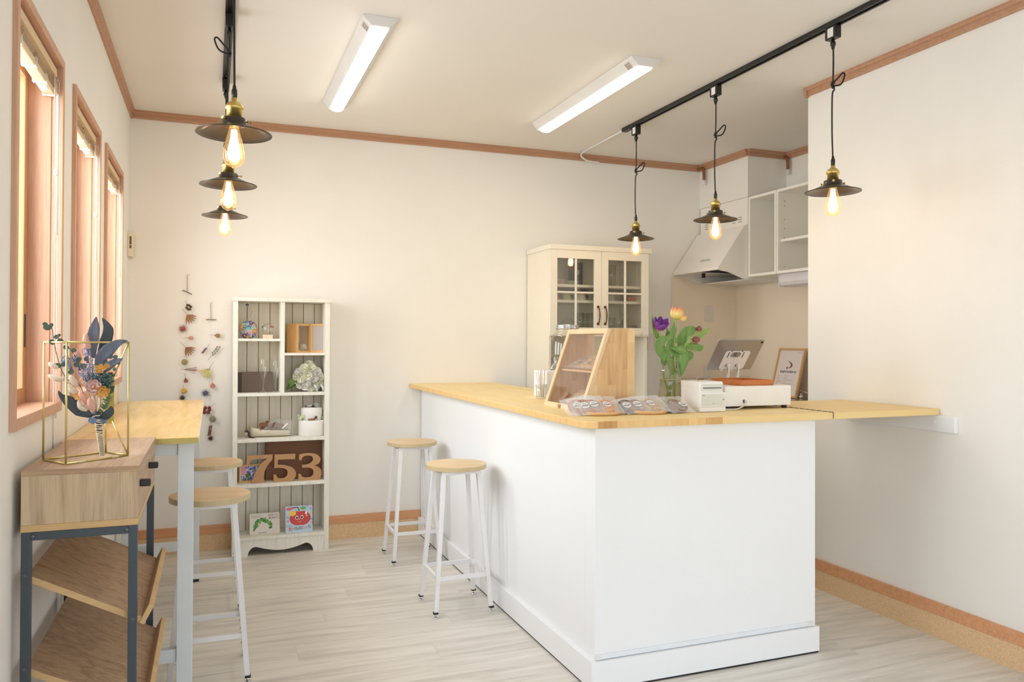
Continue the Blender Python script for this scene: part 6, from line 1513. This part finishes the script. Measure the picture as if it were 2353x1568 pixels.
for xa, xb in ((rx0, rx0+.10), (rx1-.12, rx1)):
    build('loop_handle', MB().tube(spline([(xa, ry0-.002, rz1-.06), (xa, ry0-.003, rz1-.004), (xa+.012, ry0-.003, rz1+.012), (xb-.012, ry0-.003, rz1+.012), (xb, ry0-.003, rz1-.004), (xb, ry0-.002, rz1-.06)], 5), .0032, 8), mWire, dr)
sp_ = thing('wooden_spoon', 'small reddish wooden spoon lying over the corner of the dish rack', 'spoon', (3.26, 4.75, .995))
p = at(1612, 873, 'y', 4.75); build('bowl', MB().ball(p, .016, 12, 0, (1.3, 1, .5)), colmat('spoon_red', (196, 128, 90), .5), sp_); build('handle', MB().tube([p+Vector((-.012, 0, 0)), p+Vector((-.030, .03, -.004))], .004, 8), colmat('spoon_handle', (196, 128, 90), .5), sp_)

ce = thing('framed_certificate', 'food business certificate in a light wooden frame leaning at the kitchen wall', 'frame', (3.70, 4.36, .92))
CB = at(1818, 902, 'x', 3.700); CBz = .905
u_ = Vector((0, -1, 0)); upc = Vector((.26, 0, 1)).normalized(); nC = u_.cross(upc); nC = nC if nC.x < 0 else -nC
CO_ = Vector((3.655, 4.492, .8865)); Wc, Hc = .262, .345
def cpnt(x, y, d=0): return CO_+u_*x+upc*y+nC*d
for nm, x0, x1, z0, z1 in (('frame_bar', 0, .012, 0, Hc), ('frame_bar', Wc-.012, Wc, 0, Hc), ('frame_bar', .0122, Wc-.0122, 0, .014), ('frame_bar', .0122, Wc-.0122, Hc-.014, Hc)):
    build(nm, MB().prism([(x0, z0), (x1, z0), (x1, z1), (x0, z1)], cpnt(0, 0, -.010), u_, upc, nC*.018), plain('frame_tan', (222, 178, 124), .5), ce, .0008)
pc = build('certificate', MB().prism([(.0122, .014), (Wc-.0122, .014), (Wc-.0122, Hc-.014), (.0122, Hc-.014)], cpnt(0, 0, -.004), u_, upc, nC*.002), plain('cert_paper', (240, 228, 222), .6, noise_s=5, var=.01), ce)
sw = [(.100, .262), (.125, .252), (.152, .240), (.162, .228), (.158, .214), (.140, .206), (.122, .200), (.136, .212), (.146, .222), (.142, .232), (.128, .244)]
build('logo_swoosh', MB().prism(sw, cpnt(0, 0, -.0018), u_, upc, nC*.0004).prism([(x*.007+.112, y*.009+.206) for x, y in ngon(14, 1)], cpnt(0, 0, -.0018), u_, upc, nC*.0004), colmat('logo_maroon', (140, 70, 70)), pc)
text('certificate_title', '食品衛生法営業許可証', .0165, cpnt(Wc/2, .178, -.0018), u_, upc, plain('title_grey', (104, 94, 92), .7), pc, ext=.0003, bold=.0003)
mb = MB()
for k, (a, b, c_, d_) in enumerate(((.03, .055, .10, .135), (.03, .052, .10, .128), (.03, .058, .10, .19), (.03, .085, .10, .12), (.03, .046, .10, .20), (.03, .044, .10, .10))):
    z = .148-.0135*k; mb.prism([(a, z), (b, z), (b, z+.003), (a, z+.003)], cpnt(0, 0, -.0018), u_, upc, nC*.0002)
    if d_ > c_: mb.prism([(c_, z), (d_, z), (d_, z+.003), (c_, z+.003)], cpnt(0, 0, -.0018), u_, upc, nC*.0002)
mb.prism([(.08, .038), (.17, .038), (.17, .042), (.08, .042)], cpnt(0, 0, -.0018), u_, upc, nC*.0002); mb.prism([(.19, .312), (.235, .312), (.235, .315), (.19, .315)], cpnt(0, 0, -.0018), u_, upc, nC*.0002)
build('small_print', mb, plain('print_grey', (186, 174, 172), .7), pc)['kind'] = 'stuff'

# ------------------------------------------------------------------ gold wire frame and dried bouquet on the console
zc = zt0+.0006
A_, B_, C_, D_ = [at(u, v, 'z', zt0+.003) for u, v in ((99, 1056), (151, 1067), (294, 1046), (243, 1040))]
for q in (A_, B_, C_, D_): q.z = zc+.0026
gf = thing('wire_frame_stand', 'gold geometric wire stand holding the dried bouquet on the console', 'stand', ((A_.x+C_.x)/2, (A_.y+C_.y)/2, zc))
hg_ = .311; up = Vector((0, 0, hg_))
def wire(name, pts, r=.0026): return build(name, MB().tube(pts, r, 8), mGold, gf)
for a, b in ((A_, B_), (B_, C_), (C_, D_), (D_, A_)): wire('wire_bar', [a, b])
for a, b in ((A_, B_), (B_, C_), (C_, A_)): wire('wire_bar', [a+up, b+up])
for a in (A_, B_, C_): wire('wire_post', [a, a+up])
def W(cu, cv, dy=0.): return at(80+cu/4.236, 710+cv/4.236, 'y', 2.36+dy)
pl0 = W(775, 640, .06); pl1 = W(755, 1095, .06)
wire('wire_bar', [C_+up, pl0]); wire('wire_bar', [C_, pl1]); wire('wire_bar', [D_, W(690, 1100, .07)])
pa, pb = W(690, 640, .062), W(690, 1098, .062)
pn = Vector((.1, -1, 0)).normalized(); w_ = (pl0-pa).length
ux_ = (pl0-pa).normalized()
build('holder_plate', MB().prism([(0, -.135), (w_-.004, -.135), (w_, -.128), (w_, -.004), (w_-.004, 0), (0, 0)], pa, ux_, (0, 0, 1), pn*-.002), mGoldP, gf)
mb = MB()
for a, b, t in ((A_, D_, .3), (B_, C_, .25), (B_, C_, .78)):
    p = a.lerp(b, t); d = (b-a).normalized(); mb.cyl(p-d*.011, p+d*.011, .0038, 10)
build('joint_sleeve', mb, plain('clear_sleeve', (226, 214, 160), .3), gf)['kind'] = 'stuff'

bq = thing('dried_bouquet', 'dried bouquet of blue-grey eucalyptus, bunny tails and orange blooms bound with cream cord', 'bouquet', W(655, 1435))
mEu = wood('leaf_blue_grey', [(84, 92, 110), (104, 112, 130), (122, 130, 148)], 'z', 6, .45, stretch=8, fine=.05, bmp=0)
mEd = colmat('leaf_slate', (62, 70, 78), .5); mEg = colmat('leaf_dusty_green', (84, 108, 94), .6); mEo = colmat('leaf_sea_green', (100, 128, 122), .6)
mBun = plain('bunny_cream', (232, 216, 194), .95, noise_s=300, var=.1, bmp=.8, bscale=500); mBunP = plain('bunny_pink', (232, 178, 158), .95, noise_s=300, var=.1, bmp=.8, bscale=500)
def bl(name, pts, ws, m, nrm=(0, -1, 0), cup=.2, n=5, par=None):
    p = spline(pts, n); return build(name, MB().leaf(p, interp(ws, len(p)), nrm, cup, 0, 4), m, par or bq, 0, .0006)
bl('large_leaf', [W(585, 480, .015), W(560, 430, .012), W(560, 320, .01), W(582, 190, .008), W(598, 75, .01)], [.001, .010, .0155, .013, .0004], mEu)
bl('large_leaf', [W(600, 480, .03), W(650, 410, .028), W(690, 320, .026), W(715, 200, .026), W(655, 86, .03)], [.001, .010, .015, .013, .0004], mEd)
bl('large_leaf', [W(598, 560, .0), W(640, 480, -.006), W(720, 400, -.012), W(820, 330, -.014), W(905, 312, -.012)], [.003, .014, .017, .009, .0004], mEu, (.1, -1, .2))
bl('large_leaf', [W(650, 640, -.004), W(700, 570, -.012), W(780, 515, -.018), W(858, 486, -.018)], [.003, .010, .009, .0004], mEu, (.1, -1, .3))
bl('large_leaf', [W(560, 1048, -.002), W(440, 990, -.01), W(330, 900, -.014), W(260, 850, -.014), W(228, 795, -.012)], [.004, .016, .014, .006, .0004], mEd, (0, -1, .3))
bl('large_leaf', [W(640, 1060, -.006), W(690, 1040, -.014), W(735, 1000, -.014), W(742, 950, -.01)], [.003, .012, .010, .002], mEd, (0, -1, 0))
bl('large_leaf', [W(650, 1120, .0), W(668, 1090, -.006), W(690, 1060, -.006)], [.003, .009, .004], colmat('leaf_blue', (112, 134, 170), .5))
bl('large_leaf', [W(590, 1110, -.008), W(560, 1085, -.01), W(522, 1095, -.01)], [.004, .010, .003], colmat('leaf_blue2', (112, 134, 170), .5))
bl('large_leaf', [W(650, 600, .0), W(660, 560, -.004), W(690, 510, -.006), W(700, 495, -.006)], [.003, .010, .006, .001], mEo)
def branch(pts, leaves, m=mEg):
    b_ = build('branch', MB().tube(spline([W(*p) for p in pts], 5), .0011, 6), colmat('branch_brown%d' % len(bpy.data.materials), (92, 84, 76)), bq)
    for (u, v, a, s) in leaves:
        p = W(u, v, -.004); d = Vector((cos(a), -.15, sin(a))); L = s/4.236*.00106
        build('round_leaf', MB().leaf([p+d*L*(1-cos(PI*i_/8))/2 for i_ in range(9)], [max(.0003, L*.42*sin(PI*i_/8)) for i_ in range(9)], (0, -1, .1), .25, 0, 4), m, b_, 0, .0005)
branch([(480, 840, .0), (420, 720), (320, 690, -.004), (250, 570, -.01), (190, 350, -.012), (172, 220, -.012), (160, 160, -.012)], [(185, 285, .5, 55), (190, 345, 2.3, 62), (258, 560, 2.9, 66), (262, 560, .9, 60), (165, 190, 2.6, 40), (160, 190, 2.9, 75), (165, 175, 1.6, 40), (125, 160, 2.7, 50)])
branch([(560, 640, .01), (480, 590), (420, 500, -.006), (330, 375, -.01), (280, 315, -.012), (235, 290, -.012), (215, 250, -.012)], [(330, 390, 2.6, 55), (352, 410, .2, 55), (280, 320, 2.9, 60), (240, 270, 1.6, 30), (400, 505, .4, 60), (385, 565, .9, 60), (380, 600, -2.6, 60), (480, 500, .6, 55), (440, 560, .1, 66)])
branch([(600, 700, .01), (660, 620), (720, 600, -.006), (790, 540, -.01), (800, 490, -.01)], [(710, 470, .1, 55), (760, 470, .1, 50), (800, 520, -.7, 40), (790, 540, 2.7, 45), (780, 570, -1.8, 40)], mEo)
def bunny(pts, r, m):
    p = spline([W(*q) for q in pts], 6); n_ = len(p); rr = [max(.0012, r*sin(PI*min(1, (i+.6)/(n_-.2)))**.55) for i in range(n_)]
    b_ = build('bunny_tail', MB().tube(p, rr, 12), m, bq)
    mb = MB()
    for k in range(220):
        i = random.randrange(1, n_-1); a = random.uniform(0, 6.28); t = (p[i+1]-p[i-1]).normalized(); s3 = t.cross(Vector((0, 1, .2))).normalized(); q = (s3*cos(a)+t.cross(s3)*sin(a))
        b0 = p[i]+q*rr[i]*.9; e_ = b0+(q*.8-t*.2).normalized()*r*random.uniform(.25, .6); s4 = t*.00022; mb.add([b0-s4, b0+s4, e_], [(0, 1, 2)])
    build('tail_fluff', mb, m, b_, weld=False)['kind'] = 'stuff'
bunny([(575, 990, -.03), (545, 930, -.034), (530, 870, -.034)], .0085, mBunP)
bunny([(515, 930, -.02), (470, 860, -.024), (430, 810, -.024)], .0080, mBunP)
bunny([(420, 830, -.012), (370, 790, -.014), (320, 740, -.014)], .0080, mBun)
bunny([(415, 750, -.01), (375, 700, -.012), (345, 645, -.012)], .0078, mBun)
bunny([(300, 680, -.02), (220, 685, -.022), (128, 645, -.020)], .0072, mBun)
bunny([(230, 575, -.016), (175, 555, -.016), (138, 520, -.014)], .0062, mBun)
bunny([(440, 500, .01), (410, 450, .01), (395, 390, .012)], .0090, mBunP)
bunny([(535, 390, .004), (500, 320, .004), (498, 235, .006)], .0082, mBunP)
bunny([(515, 985, -.02), (450, 960, -.022), (425, 890, -.02)], .0070, mBun)
mb = MB()
for (u0, v0, u1, v1) in ((575, 1060, 520, 930), (570, 1050, 430, 830), (575, 1040, 415, 750), (575, 1060, 300, 690), (580, 1050, 440, 500), (590, 1040, 535, 400), (600, 1050, 598, 470), (610, 1050, 690, 600), (620, 1050, 640, 850), (590, 1060, 585, 830), (600, 1060, 460, 640), (600, 1050, 520, 560)):
    mb.tube(spline([W(u0, v0, .0), W((u0+u1)/2+8, (v0+v1)/2, .004), W(u1, v1, .0)], 4), .0009, 5)
build('thin_stems', mb, colmat('stems_mauve', (196, 158, 150)), bq)['kind'] = 'stuff'
# tiny blue filler flowers
def filler(name, u, v, ru, rv, n, cc_, s=.0016, dep=.02):
    mb = MB()
    for k in range(n):
        a = random.uniform(0, 6.28); q = math.sqrt(random.random()); p = W(u+ru*q*cos(a), v+rv*q*sin(a), random.uniform(-dep, dep)); mb.ball(p, s*random.uniform(.6, 1.3), 4)
        if k % 2 == 0: mb.tube([p, W(u+(580-u)*.25+ru*.3*q*cos(a), v+120, 0)], .0004, 3)
    build(name, mb, colmat(name+'_%d' % u, cc_, .7), bq)['kind'] = 'stuff'
filler('blue_filler', 500, 600, 110, 70, 110, (126, 146, 180)); filler('blue_filler', 495, 410, 40, 55, 40, (132, 142, 190)); filler('blue_filler', 300, 500, 45, 45, 40, (96, 118, 160)); filler('blue_filler', 390, 480, 35, 30, 30, (84, 108, 140))
filler('blue_filler', 560, 560, 90, 90, 70, (150, 166, 188)); filler('cream_filler', 520, 680, 80, 60, 60, (214, 200, 180)); filler('green_filler', 690, 700, 60, 70, 170, (86, 116, 112), .0026); filler('green_filler', 640, 690, 70, 60, 90, (92, 116, 128), .0024)
mb = MB()
for k in range(60):
    u, v = random.uniform(640, 760), random.uniform(640, 820); a = random.uniform(.2, 2.9); p = W(u, v, random.uniform(-.02, .01)); d = Vector((cos(a), -.3, sin(a)))*.009; mb.leaf([p, p+d*.5, p+d], [.001, .0034, .0006], (0, -1, .2), .2, 0, 2)
build('small_leaves', mb, mEg, bq, 0, .0004)['kind'] = 'stuff'
mb = MB()
for k in range(70):
    t = random.random(); u, v = 650+90*t*random.uniform(.6, 1.1), 1030-200*t; a = random.choice((.5, 2.4))+random.uniform(-.4, .4); p = W(u, v, -.012); d = Vector((cos(a), -.2, sin(a)))*.012; mb.leaf([p, p+d*.5, p+d], [.0008, .0013, .0003], (0, -1, .2), .2, 0, 2)
build('needle_sprig', mb, colmat('needle_green', (96, 128, 88)), bq, 0, .0003)['kind'] = 'stuff'
mMauve = petal_ramp('bloom_mauve', [(0, (150, 100, 100)), (.5, (204, 160, 154)), (1, (222, 188, 182))]); mOr = petal_ramp('bloom_orange', [(0, (196, 128, 50)), (.5, (228, 166, 78)), (1, (238, 184, 96))]); cYl = colmat('bloom_stamen', (232, 178, 100))
for (u, v, s, m, nr, n) in ((575, 765, .0205, mMauve, (-.1, -1, .25), 7), (655, 800, .0185, mOr, (.2, -1, -.35), 6), (632, 590, .014, mOr, (.2, -1, .5), 5), (420, 855, .010, mOr, (-.3, -1, .3), 5), (700, 560, .008, mOr, (.3, -1, .3), 5)):
    put(flower_mesh('bloom', [m, cYl], s, n, .55, 2, .18), 'bloom', bq, W(u, v, -.022), nr, u*.01)
# bound handle
h0, h1 = W(615, 1060, .0), W(657, 1432, .0)
build('stem_bundle', MB().tube([W(605, 1000), h0, h1], [.010, .0078, .0052], 12), mEd, bq)
mb = MB(); ax_ = (h1-h0); n_ = 26
def hp(t, a): r_2 = .0090*(1-t)+.0062*t; return h0+ax_*t+Vector((cos(a)*r_2, sin(a)*r_2, 0))
pts = [hp(i/ (26*8), 2*PI*i/8*(.62 if i < 90 else 1.)) for i in range(26*8+1)]
mb.tube(pts, .0013, 6)
mb.tube([hp(i/60*.45+.03, -2*PI*i/14+1) for i in range(61)], .0012, 6)
mb.tube([W(555, 1055, -.012), W(590, 1042, -.014), W(635, 1038, -.012)], .0014, 6)
build('cream_cord', mb, colmat('cord_cream', (236, 222, 190), .8), bq)
